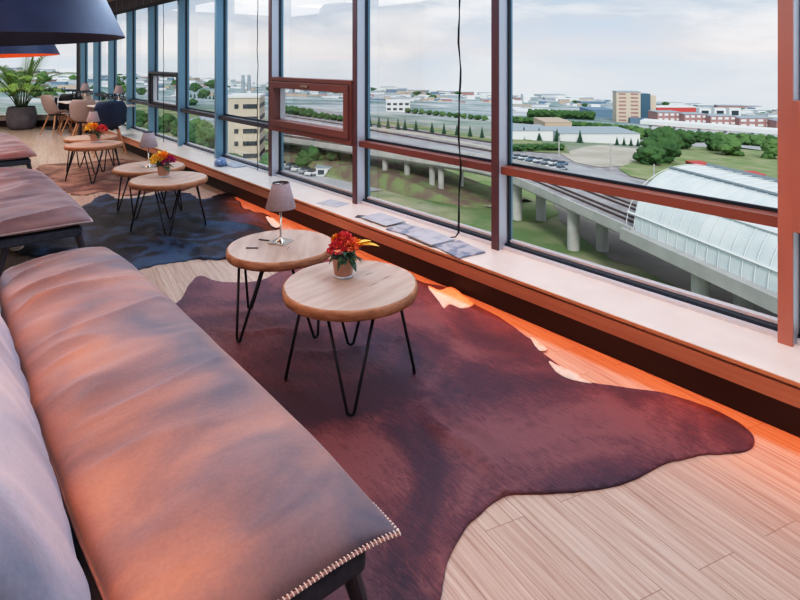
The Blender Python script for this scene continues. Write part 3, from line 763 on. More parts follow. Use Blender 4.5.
o=bm_obj(bm,'wrapped_parcel',M['bluebag'],None); o.location=(x,y,ZS+.045); tag(o,'crumpled blue parcel on the sill behind the middle tables','parcel')
# hanging blind cords
def cable(px,X,lab,curl):
    t_=(px-400)/F; dd=X/(SN+t_*CS); y0=dd*(CS-t_*SN)
    pts=[(X,y0,2.62)]
    for k in range(1,24):
        z=2.62-k*(2.62-.36)/24; pts.append((X+.004*math.sin(k*1.7),y0+.006*math.sin(k*.9),z))
    if curl: pts+=[(X-.005,y0,.335),(X-.03,y0+.01,.307),(X-.07,y0+.04,.3045),(X-.11,y0+.09,.3045),(X-.15,y0+.12,.3045)]
    else: pts+=[(X,y0,ZS+.006)]
    q=MB().tube(pts,.0045,8)
    if curl:
        pts2=[(p[0]+.008*math.cos(i*.9),p[1]+.008*math.sin(i*.9),p[2]+(0 if p[2]>.31 else .0)) for i,p in enumerate(pts)]
        q.tube(pts2,.003,7)
    tag(q.build('hanging_cord',M['cable'],smooth=True),lab,'cord')
cable(459.5,2.94,'black twisted cord hanging in the middle window and curling on the sill',True)
cable(257.5,2.98,'black cord hanging in front of the office block window',False)
cable(163.5,2.90,'black cord hanging over the far vent window',False)

# ================================================================ outside
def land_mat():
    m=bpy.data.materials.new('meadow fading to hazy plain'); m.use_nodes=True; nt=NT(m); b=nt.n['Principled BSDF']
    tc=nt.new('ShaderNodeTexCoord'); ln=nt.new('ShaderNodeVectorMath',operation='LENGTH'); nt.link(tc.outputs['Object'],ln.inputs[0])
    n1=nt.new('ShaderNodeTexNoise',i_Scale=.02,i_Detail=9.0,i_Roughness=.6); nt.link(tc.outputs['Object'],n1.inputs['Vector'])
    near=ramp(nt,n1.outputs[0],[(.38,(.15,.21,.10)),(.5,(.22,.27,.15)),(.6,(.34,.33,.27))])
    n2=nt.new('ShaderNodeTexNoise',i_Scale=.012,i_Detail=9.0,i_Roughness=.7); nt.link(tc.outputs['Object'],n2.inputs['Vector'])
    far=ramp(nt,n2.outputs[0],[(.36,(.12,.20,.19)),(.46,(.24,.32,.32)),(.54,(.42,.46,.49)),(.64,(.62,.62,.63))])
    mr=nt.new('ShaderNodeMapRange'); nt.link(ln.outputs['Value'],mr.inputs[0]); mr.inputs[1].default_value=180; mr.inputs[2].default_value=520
    mx=nt.new('ShaderNodeMix',data_type='RGBA'); nt.link(mr.outputs[0],mx.inputs[0]); nt.link(near,mx.inputs[6]); nt.link(far,mx.inputs[7])  # distance haze mixed into the land colour
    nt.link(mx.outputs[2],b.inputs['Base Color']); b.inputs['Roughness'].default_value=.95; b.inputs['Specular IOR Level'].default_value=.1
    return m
O = dict(
 land=land_mat(),
 grass=mat('green grass', (0.14,0.22,0.085), 0.9, col2=(0.33,0.33,0.20), scale=.09, detail=8, lo=.4, hi=.62),
 grass2=mat('bright grass', (0.17,0.26,0.09), 0.9, col2=(0.33,0.34,0.20), scale=.13, detail=8),
 dirt=mat('grey brown dirt', (0.20,0.18,0.17), 0.95, col2=(0.27,0.25,0.22), scale=.1, detail=8),
 sand=mat('sandy gravel', (0.42,0.39,0.33), 0.95, col2=(0.52,0.49,0.43), scale=.08, detail=6),
 road=mat('pale asphalt', (0.36,0.37,0.39), 0.9, col2=(0.42,0.43,0.44), scale=.1),
 ballast=mat('railway ballast', (0.26,0.25,0.26), 0.95, col2=(0.42,0.41,0.42), scale=.3, detail=8),
 scrub=mat('brown scrub bank', (0.20,0.15,0.12), 0.95, col2=(0.22,0.27,0.13), scale=.25, detail=8, lo=.42, hi=.58),
 rail=mat('rusted rail', (0.10,0.07,0.065), 0.7),
 conc=mat('pale concrete', (0.42,0.42,0.41), 0.85, col2=(0.5,0.5,0.49), scale=.4, detail=6),
 vault=mat('station roof glazing', (0.60,0.68,0.70), 0.3, col2=(0.72,0.78,0.79), scale=.4, detail=5),
 rib=mat('white roof rib', (0.7,0.74,0.75), 0.5),
 vline=mat('roof gutter', (0.22,0.27,0.30), 0.5),
 office=mat('sand brick office', (0.60,0.53,0.45), 0.85),
 win=mat('distant window glass', (0.05,0.07,0.09), 0.25),
 hotel=mat('cream facade', (0.62,0.54,0.44), 0.85),
 blueg=mat('blue curtain wall', (0.08,0.16,0.22), 0.3),
 brick=mat('purple red brick', (0.36,0.22,0.21), 0.9, col2=(0.44,0.28,0.27), scale=.2),
 redroof=mat('red cladding', (0.55,0.10,0.09), 0.8),
 whiteb=mat('white cladding', (0.72,0.74,0.75), 0.8),
 greyb=mat('grey shed roof', (0.34,0.39,0.43), 0.8),
 blueb=mat('blue grey shed', (0.16,0.25,0.34), 0.8),
 tanb=mat('tan shed', (0.50,0.41,0.33), 0.8),
 tree=mat('broadleaf crown', (0.045,0.11,0.045), 0.9, col2=(0.10,0.20,0.07), scale=.9, detail=6, bump=.6),
 tree2=mat('light green crown', (0.09,0.18,0.065), 0.9, col2=(0.16,0.27,0.10), scale=.9, detail=6, bump=.6),
 con=mat('conifer green', (0.025,0.075,0.05), 0.9, col2=(0.05,0.12,0.07), scale=1.2),
 hazy=mat('hazy tree belt', (0.13,0.21,0.19), 0.9, col2=(0.18,0.26,0.22), scale=.03),
 trunk=mat('bark', (0.08,0.06,0.045), 0.9),
)
qd=MB(); c=[(-2600,6),(3400,6),(3400,2400),(-2600,2400)]
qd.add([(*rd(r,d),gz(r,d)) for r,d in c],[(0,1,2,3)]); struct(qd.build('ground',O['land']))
lift=[.10]
def patch(name,pts,m,sm=False):
    lift[0]+=.035
    P=pts
    vs=[land(x,y,lift[0])[0] for x,y in P]
    o=MB().add(vs,[tuple(range(len(vs)))]).build(name,m); struct(o)
    # make sure it faces up
    return o
patch('grass_field',[(280,140),(365,150),(500,178),(640,225),(777,300),(830,345),(777,350),(500,255),(365,205),(280,185)],O['grass'])
patch('dirt_yard',[(548,190),(600,200),(700,250),(830,320),(830,360),(777,345),(735,330),(700,300),(640,270),(612,262),(590,245),(560,222)],O['dirt'])
patch('grass_verge',[(505,182),(540,196),(560,214),(540,224),(507,218)],O['grass2'])
patch('grass_verge',[(366,150),(420,158),(495,176),(495,196),(440,188),(400,176),(366,164)],O['grass2'])
patch('car_park',[(360,163),(385,166),(405,176),(420,182),(395,190),(360,194)],O['road'])
patch('car_park',[(280,150),(312,156),(352,172),(352,205),(300,190),(280,182)],O['road'])
patch('footpath',[(398,176),(440,189),(470,197),(500,205),(500,211),(465,203),(430,193),(395,182)],O['sand'])
patch('grass_verge',[(310,133),(352,143),(352,150),(325,148),(308,142)],O['grass2'])
patch('rail_yard',[(277,104),(365,117),(440,128),(505,142),(600,158),(700,180),(700,200),(600,180),(505,176),(440,160),(365,148),(277,130)],O['ballast'])
patch('grass_verge',[(366,121),(400,123),(440,129),(500,141),(500,146),(440,134),(400,127),(366,124)],O['grass'])
patch('service_road',[(366,133),(420,142),(495,158),(495,162),(420,147),(366,138)],O['road'])
patch('service_road',[(366,127),(420,134),(495,149),(495,151),(420,137),(366,129)],O['sand'])
patch('gravel_lot',[(560,155),(585,148),(600,146),(640,150),(660,154),(640,164),(622,168),(600,169),(575,164)],O['sand'])
patch('grass_field',[(618,170),(640,160),(680,147),(740,150),(830,158),(830,192),(777,184),(700,166),(660,185),(630,178)],O['grass2'])
patch('grass_verge',[(505,141),(530,141),(566,148),(570,155),(540,154),(505,150)],O['grass'])
patch('service_road',[(505,156),(560,163),(620,178),(660,196),(640,196),(600,182),(550,171),(505,166)],O['road'])
patch('service_road',[(690,148),(740,149),(830,160),(830,156),(740,144),(700,144)],O['road'])
patch('grass_field',[(165,108),(215,112),(272,128),(272,175),(215,160),(165,140),(100,125),(100,100)],O['grass'])
# rails in the yard
for k,(a,b) in enumerate([((366,140),(495,167)),((366,142.5),(495,170.5)),((366,145.5),(495,174.5)),((366,130.5),(495,153.5)),((366,124.5),(495,144.5)),((280,116),(352,127)),((280,119),(352,131)),((280,122.5),(352,135.5))]):
    A,_=land(*a,lift=.6);B,_=land(*b,lift=.6); dv=(B-A).normalized(); sd=Vector((dv.y,-dv.x,0)).normalized()
    q=MB()
    for s2 in (-.75,.75): q.tube([A+sd*s2,B+sd*s2],.22,4)
    tag(q.build('railway_track',O['rail']),'straight pair of rusted rails crossing the yard below the middle window','track','railway tracks in the yard')

# ---- elevated line and station
ax=Vector((.253,-.967)); cr=Vector((.967,.253))            # in (right, depth): along toward the viewer, across away
PATH=[]; _p=Vector((28.7,70.4)); _h=0.0
for _k in range(130):
    PATH.append((_p.copy(),_h)); 
    if 33<_k<50: _h+=math.radians(2.1)
    _d=Vector((-ax.x*math.cos(_h)+ax.y*math.sin(_h), -ax.y*math.cos(_h)-ax.x*math.sin(_h)))
    _p=_p+_d
def E(base,al,ac,z):
    if al>=0: p=Vector(base)+ax*al+cr*ac
    else:
        k=min(int(-al),128); f_=-al-k; p0,h0=PATH[k]; p1,h1=PATH[k+1]; p=p0.lerp(p1,f_); h=h0+(h1-h0)*f_
        c_=Vector((cr.x*math.cos(h)-cr.y*math.sin(h), cr.y*math.cos(h)+cr.x*math.sin(h))); p=p+c_*ac
    return Vector((*rd(p.x,p.y),z))
B0=(28.7,70.4)
def prism(q,al0,al1,ac0,ac1,z0,z1,mi=0):
    n=max(1,int((al1-al0)/4)); vs=[]
    for i in range(n+1):
        a=al0+(al1-al0)*i/n; vs+=[E(B0,a,ac0,z0),E(B0,a,ac1,z0),E(B0,a,ac1,z1),E(B0,a,ac0,z1)]
    fs=[(0,1,2,3),(4*n+3,4*n+2,4*n+1,4*n)]
    for i in range(n):
        for k in range(4): fs.append((4*i+k,4*i+4+k,4*i+4+(k+1)%4,4*i+(k+1)%4))
    q.add(vs,fs,mi)
v=empty('railway_viaduct',E(B0,0,5,-27),label='pale concrete elevated railway viaduct running into the glazed station',cat='viaduct')
def rel(o): o.parent=v; o.matrix_parent_inverse=Matrix.Translation(v.location).inverted(); return o
q=MB(); prism(q,-118,40,-.3,11,-20.3,-19.5); prism(q,-118,40,.8,10,-20.9,-20.3); rel(q.build('deck',O['conc']))
q=MB(); prism(q,-118,0,-.5,-.15,-20.1,-18.8); rel(q.build('parapet',O['conc']))
q=MB(); prism(q,-118,0,10.8,11.1,-20.7,-18.9); rel(q.build('parapet',O['conc']))
q=MB(); prism(q,-118,0,1.0,10.0,-19.48,-19.3); rel(q.build('track_bed',O['ballast']))
for c_ in (2.2,3.7,6.5,8.0):
    q=MB(); prism(q,-118,0,c_-.12,c_+.12,-19.3,-19.05); rel(q.build('rail',O['rail']))
def pier(px,ac,w=.9,zt=-20.5,sq=False):
    best=None
    for k in range(-1160,300):
        P=E(B0,k/10,ac,0); r=P.x*CS-P.y*SN; d=P.x*SN+P.y*CS; e=abs(CX+F*r/d-px)
        if best is None or e<best[0]: best=(e,P,r,d)
    _,P,r,d=best
    rel(MB().lathe([(w,gz(r,d)),(w,zt)],20,(P.x,P.y,0)).build('pier',O['conc'],smooth=True))
for px_i in (517,573.5,700,800): pier(px_i,1.2)
for px_i in (541,602,743): pier(px_i,5.5)
for px_i in (432,441,407,385): pier(px_i,1.6,.65)
q=MB(); vs=[]
for i in range(18):
    a=-44-i*4.3; rise=min(1,i/5.0)
    zt=-27.2+3.7*rise
    vs+=[E(B0,a,-5.5,-30),E(B0,a,-1.8,zt),E(B0,a,13,zt),E(B0,a,20,-30)]
q.add(vs,[(4*i+k,4*i+4+k,4*i+5+k,4*i+1+k) for i in range(17) for k in range(3)]); struct(q.build('embankment',O['scrub']))
st=empty('station_hall',E(B0,30,9,-19.5),label='long barrel vaulted glass station roof on the right',cat='station')
def rel2(o): o.parent=st; o.matrix_parent_inverse=Matrix.Translation(st.location).inverted(); return o
def arch(th,R1=9.2,H1=7.6): return 9.3-R1*math.cos(th), -19.5+H1*max(0.0,math.sin(th))**.9
q=MB(); NA=26; al=[0,70]; vs=[];
NL=36
for i in range(NL+1):
    for k in range(NA+1):
        ac,z=arch(PI*k/NA); vs.append(E(B0,i*70/NL+ (1.6*(1-math.sin(PI*k/NA)) if i==0 else 0)-1.6,ac,z))
fs=[(i*(NA+1)+k,i*(NA+1)+k+1,(i+1)*(NA+1)+k+1,(i+1)*(NA+1)+k) for i in range(NL) for k in range(NA)]
rel2(q.add(vs,fs).build('vault_glazing',O['vault'],smooth=True))
q=MB()
for i in range(0,48):
    a=i*1.45-1.6
    q.tube([E(B0,a,*[arch(PI*k/NA,9.3,7.7)[0]],arch(PI*k/NA,9.3,7.7)[1]) for k in range(0,NA+1)],.05,4)
rel2(q.build('vault_ribs',O['rib']))
for thd in (14,38,72,108):
    q=MB(); ac,z=arch(math.radians(thd),9.35,7.8)
    q.tube([E(B0,-1.6,ac,z),E(B0,68,ac,z)],.16 if thd!=108 else .3,4); rel2(q.build('purlin',O['rib'] if thd<60 else O['vline']))
q=MB(); prism(q,-1.5,68,-1.0,.2,-20.6,-19.2); rel2(q.build('eaves_beam',O['conc']))

# ---- buildings
def block(name,px0,px1,ybase,ytop,depth,m,lab,cat='building',floors=0,cols=0,wm=None,group=None,roofm=None,rot=0.0,dfix=None):
    pc=(px0+px1)/2; p,d=land(pc,ybase)
    w=(px1-px0)/F*d; h=(ybase-ytop)/F*d
    r=(pc-CX)/F*d
    t=empty(name,p,-YAW+rot,label=lab,cat=cat,group=group)
    MB().box((-w/2,0,-6),(w/2,depth,h)).build('walls',m,t)
    MB().box((-w/2-.2,-.2,h),(w/2+.2,depth+.2,h+max(.3,h*.03))).build('roof',roofm or O['greyb'],t)
    if floors:
        for fl_ in range(floors):
            for c_ in range(cols):
                z0=h*(fl_+.35)/floors; x0=-w/2+w*(c_+.18)/cols
                MB().box((x0,-.12,z0),(x0+w/cols*.62,.02,z0+h/floors*.45)).build('window',wm or O['win'],t)
    return t,w,h,d
b,w,h,d=block('office_block',227,259,176,98,11,O['office'],'sand coloured five storey office block behind the two left mullions',floors=0,roofm=O['whiteb'],rot=.12)
for f_ in range(6):
    z0=h*(f_+.45)/6.3
    for (x0,x1) in ((.24,.36),(.5,.93)):
        MB().box((-w/2+w*x0,-.15,z0),(-w/2+w*x1,.02,z0+h*.055)).build('window',O['win'],b)
    for k in range(5):
        MB().box((w/2-.02,.6+k*2.1,z0),(w/2+.15,1.6+k*2.1,z0+h*.055)).build('window',O['win'],b)
b,w,h,d=block('hotel_tower',617,640,122.5,92.5,16,O['hotel'],'cream and blue glass tower block on the skyline right of centre',floors=8,cols=2,wm=O['brick'],rot=-.15)
MB().box((w/2,1,-4),(w/2+w*.42,14,h*.96)).build('glass_wing',O['blueg'],b)
MB().box((w/2+w*.42,2,-4),(w/2+w*.66,14,h*.90)).build('stair_wing',O['hotel'],b)
MB().box((0,-6,0),(w*1.0,-.5,h*.17)).build('entrance_hall',O['blueb'],b)
# brick housing rows
for k,(a,bb) in enumerate(((657,683),(684,709),(710,738),(739,775),(776,812))):
    ys=127+ (a-657)*.072
    block('brick_housing',a+.5,bb-1.5,ys,ys-14.5,18,O['brick'],'%s purple brick housing block counting right from the tower block'%['first','second','third','fourth','fifth'][k],floors=3,cols=4,wm=O['whiteb'],group=None,roofm=O['greyb'])
for k,px_i in enumerate((705,720,735)):
    block('white_tower',px_i-5.5,px_i+6,119,108.5,8,O['whiteb'],['leftmost','middle','rightmost'][k]+' of three white towers with dark windows above the brick housing',floors=1,cols=1,wm=O['win'],roofm=O['whiteb'])
block('red_hall',657,700,113,107.5,40,O['redroof'],'long red clad hall beyond the brick housing',roofm=O['whiteb'])
block('warehouse',505,553,140,131,26,O['whiteb'],'white warehouse with flat roof left behind the conifers',roofm=O['greyb'])
block('warehouse',560,640,143,134,30,O['whiteb'],'long white warehouse with grey roof near the gravel lot',roofm=O['greyb'])
block('warehouse',545,572,130.5,122.5,30,O['tanb'],'tan shed behind the white warehouses',roofm=O['tanb'])
block('long_hall',592,618,118,110.5,40,O['blueb'],'blue grey hall left of the tower block',roofm=O['blueb'])
block('white_works',386,410,112,102,25,O['whiteb'],'white works building left of the hanging cord',floors=2,cols=4,roofm=O['whiteb'])
block('pavilion',316,346,178,168,7,O['whiteb'],'small white columned pavilion below the vent window',floors=1,cols=3,roofm=O['greyb'])
block('low_building',186,216,128,121,20,O['greyb'],'low grey building left of the office block',roofm=O['greyb'])
p,d=land(700,166)
for k,(px_i,py_i,w_) in enumerate(((702,168,15),(760,179,10))):
    block('red_canopy',px_i-w_/2,px_i+w_/2,py_i,py_i-3.5,6,O['redroof'],'red canopy just %s above the station roof'%('left' if k==0 else 'right'),roofm=O['redroof'])
# elevated highway
q=MB(); A,_=land(640,131,6);B,_=land(830,147,6); dv=(B-A).normalized(); sd=Vector((-dv.y,dv.x,0))
q.add([A-Vector((0,0,1.2)),B-Vector((0,0,1.2)),B+Vector((0,0,1.3)),A+Vector((0,0,1.3)),A+sd*14-Vector((0,0,1.2)),B+sd*14-Vector((0,0,1.2)),B+sd*14+Vector((0,0,1.3)),A+sd*14+Vector((0,0,1.3))],[(0,1,2,3),(4,7,6,5),(0,3,7,4),(1,5,6,2),(3,2,6,7),(0,4,5,1)])
hw=empty('highway_bridge',A,label='long pale highway bridge in front of the brick housing',cat='bridge')
o=q.build('deck',O['whiteb']); o.parent=hw; o.matrix_parent_inverse=Matrix.Translation(A).inverted()
for k in range(7):
    P=A.lerp(B,(k+.4)/7)+sd*3
    o=MB().lathe([(.9,P.z-9),(.9,P.z-1.2)],10,(P.x,P.y,0)).build('pier',O['conc']); o.parent=hw; o.matrix_parent_inverse=Matrix.Translation(A).inverted()

# far industrial plain: shared meshes, one object each
def unit(name,m,r_):
    q=MB().box((-.5,-.5,-.5),(.5,.5,1),0).box((-.51,-.51,1),(.51,.51,1.06),1).box((-.3,-.2,1.06),(-.15,0,1.18),1)
    o=q.build(name,[m,r_]); return o
protos=[unit('far_building',O['whiteb'],O['greyb']),unit('far_building',O['greyb'],O['whiteb']),unit('far_building',O['tanb'],O['greyb']),unit('far_building',O['blueb'],O['greyb']),unit('far_building',O['whiteb'],O['whiteb']),unit('far_building',O['brick'],O['greyb'])]
rr=random.Random(11); first=set()
def yh(px): return 84+SL*(px-400)
spots=[]; placed=[]; mid=[]
for k in range(1500):
    px_i=rr.uniform(-60,830); off=rr.choice([6.6,7,7.5,8,9,10,11,12.5,14,16,18,21,25])+rr.uniform(-.5,.5)
    if 215<px_i<275 and off>14: continue
    if 640<px_i and off>14: continue
    if 277<px_i<500 and off>17: off-=8
    spots.append((px_i,off))
for px_i,off in spots:
    P,d=land(px_i,yh(px_i)+off)
    k0=rr.choice([0,0,0,1,1,2,3,4,4,5]); o0=protos[k0]
    w=rr.uniform(5,26)/F*d; h=rr.uniform(1.2,3.4)/F*d
    rad=w*.5
    if len(placed)>=260: break
    if any((P-Q).length<rad+R_ for Q,R_ in placed): continue
    placed.append((P.copy(),rad)); k,o=k0,o0
    if k in first: o=o.copy(); COL.objects.link(o)
    first.add(k)
    o.location=P; o.rotation_euler=(0,0,-YAW+rr.uniform(-.4,.4)); o.scale=(w,w*rr.uniform(.3,.8),h)
    tag(o,'small low industrial building out on the hazy plain','building','far buildings on the plain')
for k in range(700):
    px_i=rr.uniform(100,760); off=rr.uniform(7.5,19)
    if 270<px_i<500: off=min(off,15.5)
    if px_i>500: off=min(off,13)
    P,d=land(px_i,yh(px_i)+off); w=rr.uniform(3.5,11)/F*d; h=rr.uniform(1.3,2.6)/F*d
    if len(mid)>=150: break
    if any((P-Q).length<w*.55+R_ for Q,R_ in mid+placed) : continue
    mid.append((P.copy(),w*.55)); o=protos[rr.choice([0,1,2,3,4,5])].copy(); o.name='mid_building'; COL.objects.link(o)  # small copies of the far buildings, added to fill the plain
    o.location=P; o.rotation_euler=(0,0,-YAW+rr.uniform(-.5,.5)); o.scale=(w,w*rr.uniform(.35,.7),h)
    tag(o,'small building filling a gap between the larger buildings on the plain','shed','small buildings on the plain')
for i in set(range(6))-first: bpy.data.objects.remove(protos[i])

# ---- trees
def crown_mesh(name,seed,n,m,elong=1.0):
    rr=random.Random(seed); bm=bmesh.new()
    for k in range(n):
        a=rr.uniform(0,2*PI); z=rr.uniform(.16,.86) if k else .5; rad=rr.uniform(.1,.36)*math.sin(min(1,(1.02-z)*1.6)*PI/2) if k else 0; s=rr.uniform(.12,.22) if k else .34
        g=bmesh.ops.create_icosphere(bm,subdivisions=3,radius=s)['verts']
        for v in g:
            v.co*=1+.4*noise.noise(v.co*13+Vector((k,seed,0)))+.35*noise.noise(v.co*34)
            v.co+=Vector((rad*math.cos(a),rad*math.sin(a),z*elong))
    me=bpy.data.meshes.new(name); bm.to_mesh(me); bm.free(); me.materials.append(m); me.shade_smooth(); return me
def con_mesh(m):
    q=MB()
    for k in range(7):
        z=.06+k*.13; r=.26*(1-k/7.6); pr=[(r,z),(r*.75,z+.03),(r*.2,z+.2),(0,z+.21)]
        vs=[];n=14
        for (rr_,zz_) in pr:
            for j in range(n):
                a=2*PI*j/n; f=1+(.22 if j%2 else -.12)*(1 if zz_==z else .3); vs.append((rr_*f*math.cos(a),rr_*f*math.sin(a),zz_-(.03 if j%2 and zz_==z else 0)))
        fs=[(i*n+j,i*n+(j+1)%n,(i+1)*n+(j+1)%n,(i+1)*n+j) for i in range(3) for j in range(n)]
        q.add(vs,fs)
    me=bpy.data.meshes.new('crown'); me.from_pydata(q.v,[],q.f); me.materials.append(m); return me
trunk_me=bpy.data.meshes.new('trunk'); q=MB().tube([(0,0,-.05),(0.01,0,.25),(0,0,.55)],[.035,.026,.015],8); trunk_me.from_pydata(q.v,[],q.f); trunk_me.materials.append(O['trunk'])
CM=[crown_mesh('crown',1,22,O['tree']),crown_mesh('crown',2,24,O['tree']),crown_mesh('crown',3,21,O['tree2']),crown_mesh('crown',4,21,O['tree2'])]
CN=con_mesh(O['con'])
def tree(px,py,hpx,kind,lab,group=None,wide=1.0,conifer=False):
    P,d=land(px,py); h=hpx/F*d
    t=empty('conifer_tree' if conifer else 'tree',P,rr.uniform(0,6),label=lab,cat='tree',group=group); t.scale=(h*wide,h*wide,h)
    c_=bpy.data.objects.new('crown',CN if conifer else CM[kind]); COL.objects.link(c_); c_.parent=t
    k_=bpy.data.objects.new('trunk',trunk_me); COL.objects.link(k_); k_.parent=t
    return t
tree(663,164,37,0,'big dark broadleaf tree standing left above the station roof',wide=1.05)
tree(650,166,20,1,'low dark bush at the left foot of the big tree',wide=1.5)
tree(682,150,20,1,'dark tree right behind the big tree',wide=1.2)
tree(727,156,20,2,'bright green round tree right of the big tree',wide=1.6)
tree(716,152,18,0,'darker tree tucked left of the bright round tree',wide=1.3)
tree(745,146,12,2,'pale green tree in the row right of the bright round tree',wide=1.7)
tree(757,147,12,3,'second pale green tree right of the bright round tree',wide=1.6)
tree(773,160,20,2,'pale green tree cut by the right mullion',wide=1.2)
tree(337,172,36,0,'large dark tree beside the pavilion below the vent window',wide=1.15)
tree(311,172,26,1,'smaller tree left of the pavilion',wide=1.1)
tree(286,158,26,1,'dark tree at the left edge of the vent window',wide=1.4)
for k,(a,b_,h_) in enumerate(((192,150,26),(205,152,24),(199,146,26),(181,138,20),(165,134,20),(155,132,16),(139,128,18),(230,178,24),(268,178,24),(262,182,18))):
    tree(a,b_,h_,k%3,'bushy tree among the greenery below the far bays' ,'trees below the far bays',1.2)
for k in range(24):
    a=rr.uniform(0,215); tree(a,yh(a)+rr.choice([14,18,24,32]),rr.uniform(6,10),rr.choice([0,1,2]),'small tree in the green land left of the office block','small trees left of the office block',1.5)
for k,a in enumerate((370,379,388,398,405,416,432,444,457,470,482)):
    tree(a,127.5+(a-370)*.10,11.5,0,'dark conifer in the long row beyond the rail yard','conifers beyond the rail yard',1.0,True)
for k,a in enumerate((524,539,557,580,617,624,631,638)):
    tree(a,139.5+(a-524)*.06,12.5 if a<600 else 8,0,'dark conifer standing before the white warehouses','conifers before the warehouses',1.1,True)
for k in range(9): tree(187+k*3.8,97.5+k*.3,5,0,'conifer in the distant line left of the office block','distant conifer line',1.0,True)
for k in range(16): tree(531+k*4,117.5+k*.15,8.5,k%2,'dark tree in the dense grove before the blue grey hall','dense grove before the hall',1.3)
for k in range(26): tree(506+k*5.2,122+k*.42,6.5,(k%2) if k%3 else 2,'tree in the green belt behind the warehouses','green belt behind the warehouses',1.7)
for k in range(13): tree(278+k*6.2,113+k*.9,9 if k<6 else 7,k%2,'tree in the belt seen through the vent window','tree belt through the vent window',1.2)
for k in range(12): tree(408+k*7,113+k*.7,5,k%3,'tree in the belt beyond the conifer row','belt beyond the conifer row',1.6)
for k in range(14): tree(640+k*10,139+k*.55,11,(k%2) if k%4 else 2,'tree under the highway bridge','trees under the highway bridge',1.5)
for k in range(8): tree(508+k*7,152-(k*.1),8,k%2,'shrub in the hedge in front of the first warehouse','hedge before the first warehouse',2.0)
for k in range(34):
    a=rr.uniform(-40,800); tree(a,yh(a)+rr.choice([8,10,13]),rr.uniform(2.5,4),k%2,'tiny tree out on the hazy plain','tiny trees on the plain',2.4)
def car(px,py,m,lab,grp,ang):
    P,d=land(px,py,.5)
    t=empty('parked_car',P,ang,label=lab,cat='car',group=grp)
    q=MB().box((-2.1,-.85,.25),(2.1,.85,.85)); bevel(q.build('body',m,t),.12,2)
    q=MB().add([(-1.3,-.75,.85),(1.1,-.75,.85),(1.1,.75,.85),(-1.3,.75,.85),(-.9,-.62,1.4),(.6,-.62,1.4),(.6,.62,1.4),(-.9,.62,1.4)],[(4,5,6,7),(0,1,5,4),(1,2,6,5),(2,3,7,6),(3,0,4,7)]); q.build('cabin',O['win'],t)
    for sx in (-1.3,1.3):
        for sy in (-.8,.8): MB().tube([(sx,sy-.1,.3),(sx,sy+.1,.3)],.32,10).build('wheel',O['win'],t)
for k in range(8): car(510+k*7.4,158.5+k*1.2,[O['whiteb'],O['greyb'],O['whiteb'],O['blueb']][k%4],'small car in the row parked below the gravel lot','cars parked beyond the viaduct',-YAW+.5)
for k in range(7): car(513+k*8,163+k*1.5,[O['greyb'],O['whiteb'],O['whiteb']][k%3],'small car in the nearer row beyond the viaduct','nearer row of parked cars beyond the viaduct',-YAW+.5)
for k in range(5): car(285+k*7,168+k*2.2,[O['whiteb'],O['greyb']][k%2],'small car on the car park left of the pavilion','cars left of the pavilion',-YAW+.9)
# lamp masts and power chimneys
def mast(px,py,hpx,w,name,lab,m):
    P,d=land(px,py); h=hpx/F*d; o=MB().lathe([(w*1.3,-2),(w,h),(0,h)],10).build(name,m,loc=P); return tag(o,lab,'mast' if name!='chimney' else 'chimney')
mast(243,93,18,2.2,'chimney','left slim chimney above the office block',O['greyb'])
mast(249,93,18,2.2,'chimney','right slim chimney above the office block',O['greyb'])
mast(611,172,28,.18,'lamp_mast','slender mast left of the gravel lot',O['conc'])
mast(559,158,22,.2,'lamp_mast','slender mast behind the service road',O['conc'])
mast(654,186,22,.18,'lamp_mast','slender mast just left of the station roof',O['conc'])
mast(462,196,40,.3,'lamp_mast','pale mast right beside the hanging cord',O['whiteb'])
mast(522,104,10,2,'chimney','thin distant chimney right of the middle mullion',O['greyb'])
# wind turbines on the left horizon
for px_i,hh in ((87,24),(58,20)):
    P,d=land(px_i,yh(px_i)+8); h=hh/F*d
    t=empty('wind_turbine',P,-YAW+.2,label='white wind turbine %s on the left horizon'%('right of the corner post' if px_i>80 else 'left of the corner post'),cat='turbine')
    MB().lathe([(h*.02,0),(h*.010,h),(0,h)],10).build('tower',O['whiteb'],t)
    for k in range(3):
        a=k*2.094+.4; MB().tube([(0,-h*.03,h),(math.sin(a)*h*.25,-h*.03,h+math.cos(a)*h*.25),(math.sin(a)*h*.5,-h*.03,h+math.cos(a)*h*.5)],[h*.012,h*.01,h*.003],6).build('blade',O['whiteb'],t)

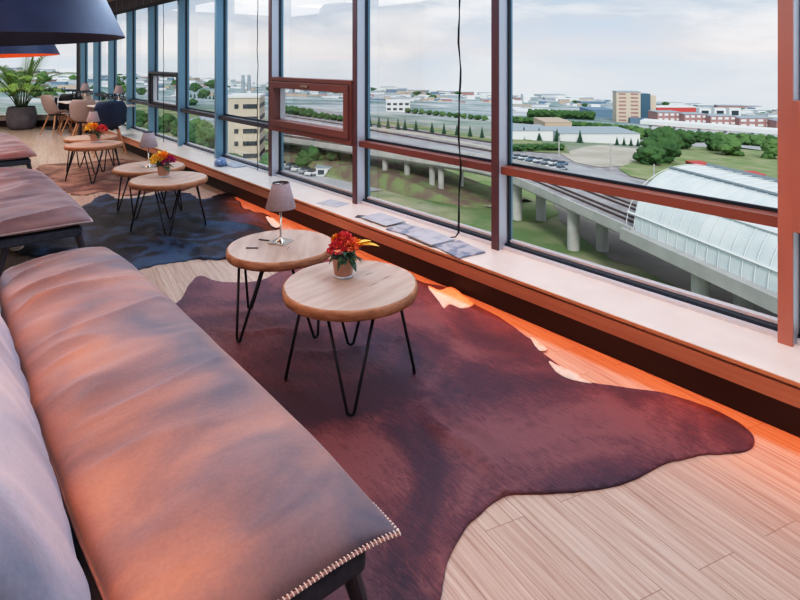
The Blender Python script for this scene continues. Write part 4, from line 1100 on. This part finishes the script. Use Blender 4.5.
# ---------------------------------------------------------------- sky
W=bpy.data.worlds.new('overcast'); S.world=W; W.use_nodes=True
nt=NT(W); bg=nt.n['Background']
tc=nt.new('ShaderNodeTexCoord'); sp=nt.new('ShaderNodeSeparateXYZ'); nt.link(tc.outputs['Generated'],sp.inputs[0])
mp=nt.new('ShaderNodeMapping'); mp.inputs['Scale'].default_value=(1.0,1.0,4.5); nt.link(tc.outputs['Generated'],mp.inputs[0])
n1=nt.new('ShaderNodeTexNoise',i_Scale=3.4,i_Detail=8.0,i_Roughness=.58,i_Distortion=.4); nt.link(mp.outputs[0],n1.inputs['Vector'])
cl=ramp(nt,n1.outputs[0],[(.36,(.36,.50,.68)),(.45,(.47,.53,.63)),(.52,(.66,.69,.75)),(.58,(.82,.80,.82)),(.66,(.93,.90,.90))])
hz=ramp(nt,sp.outputs[2],[(-.03,(.66,.68,.72)),(.02,(.80,.73,.71)),(.09,(.66,.69,.75)),(.3,(.60,.67,.76))])
mx=nt.new('ShaderNodeMix',data_type='RGBA'); mr=nt.new('ShaderNodeMapRange'); nt.link(sp.outputs[2],mr.inputs[0]); mr.inputs[1].default_value=-.03; mr.inputs[2].default_value=.14
mr.inputs[3].default_value=.15; mr.inputs[4].default_value=.85
nt.link(mr.outputs[0],mx.inputs[0]); nt.link(hz,mx.inputs[6]); nt.link(cl,mx.inputs[7])
nt.link(mx.outputs[2],bg.inputs[0]); bg.inputs[1].default_value=1.08
sun=bpy.data.lights.new('sun','SUN'); sun.energy=2.0; sun.angle=math.radians(12); sun.color=(1,.93,.85)
so=bpy.data.objects.new('sun',sun); COL.objects.link(so); so.rotation_euler=(math.radians(35),math.radians(-42),0)

# ---------------------------------------------------------------- camera
cam=bpy.data.cameras.new('camera'); co=bpy.data.objects.new('camera',cam); COL.objects.link(co); S.camera=co
co.location=(0,0,EYE); co.rotation_euler=(PI/2,0,-YAW)
cam.sensor_fit='HORIZONTAL'; cam.sensor_width=36; cam.lens=36*F/800
cam.shift_y=-(300-HY)/800; cam.clip_end=6000; cam.clip_start=.05
S.view_settings.view_transform='Standard'; S.view_settings.look='None'; S.view_settings.exposure=0; S.view_settings.gamma=1

vs_=S.view_settings; vs_.use_curve_mapping=True; cm=vs_.curve_mapping; cv=cm.curves[3]
for p in ((.03,.017),(.10,.078),(.25,.25),(.5,.57),(.8,.87)): cv.points.new(*p)
cm.update()
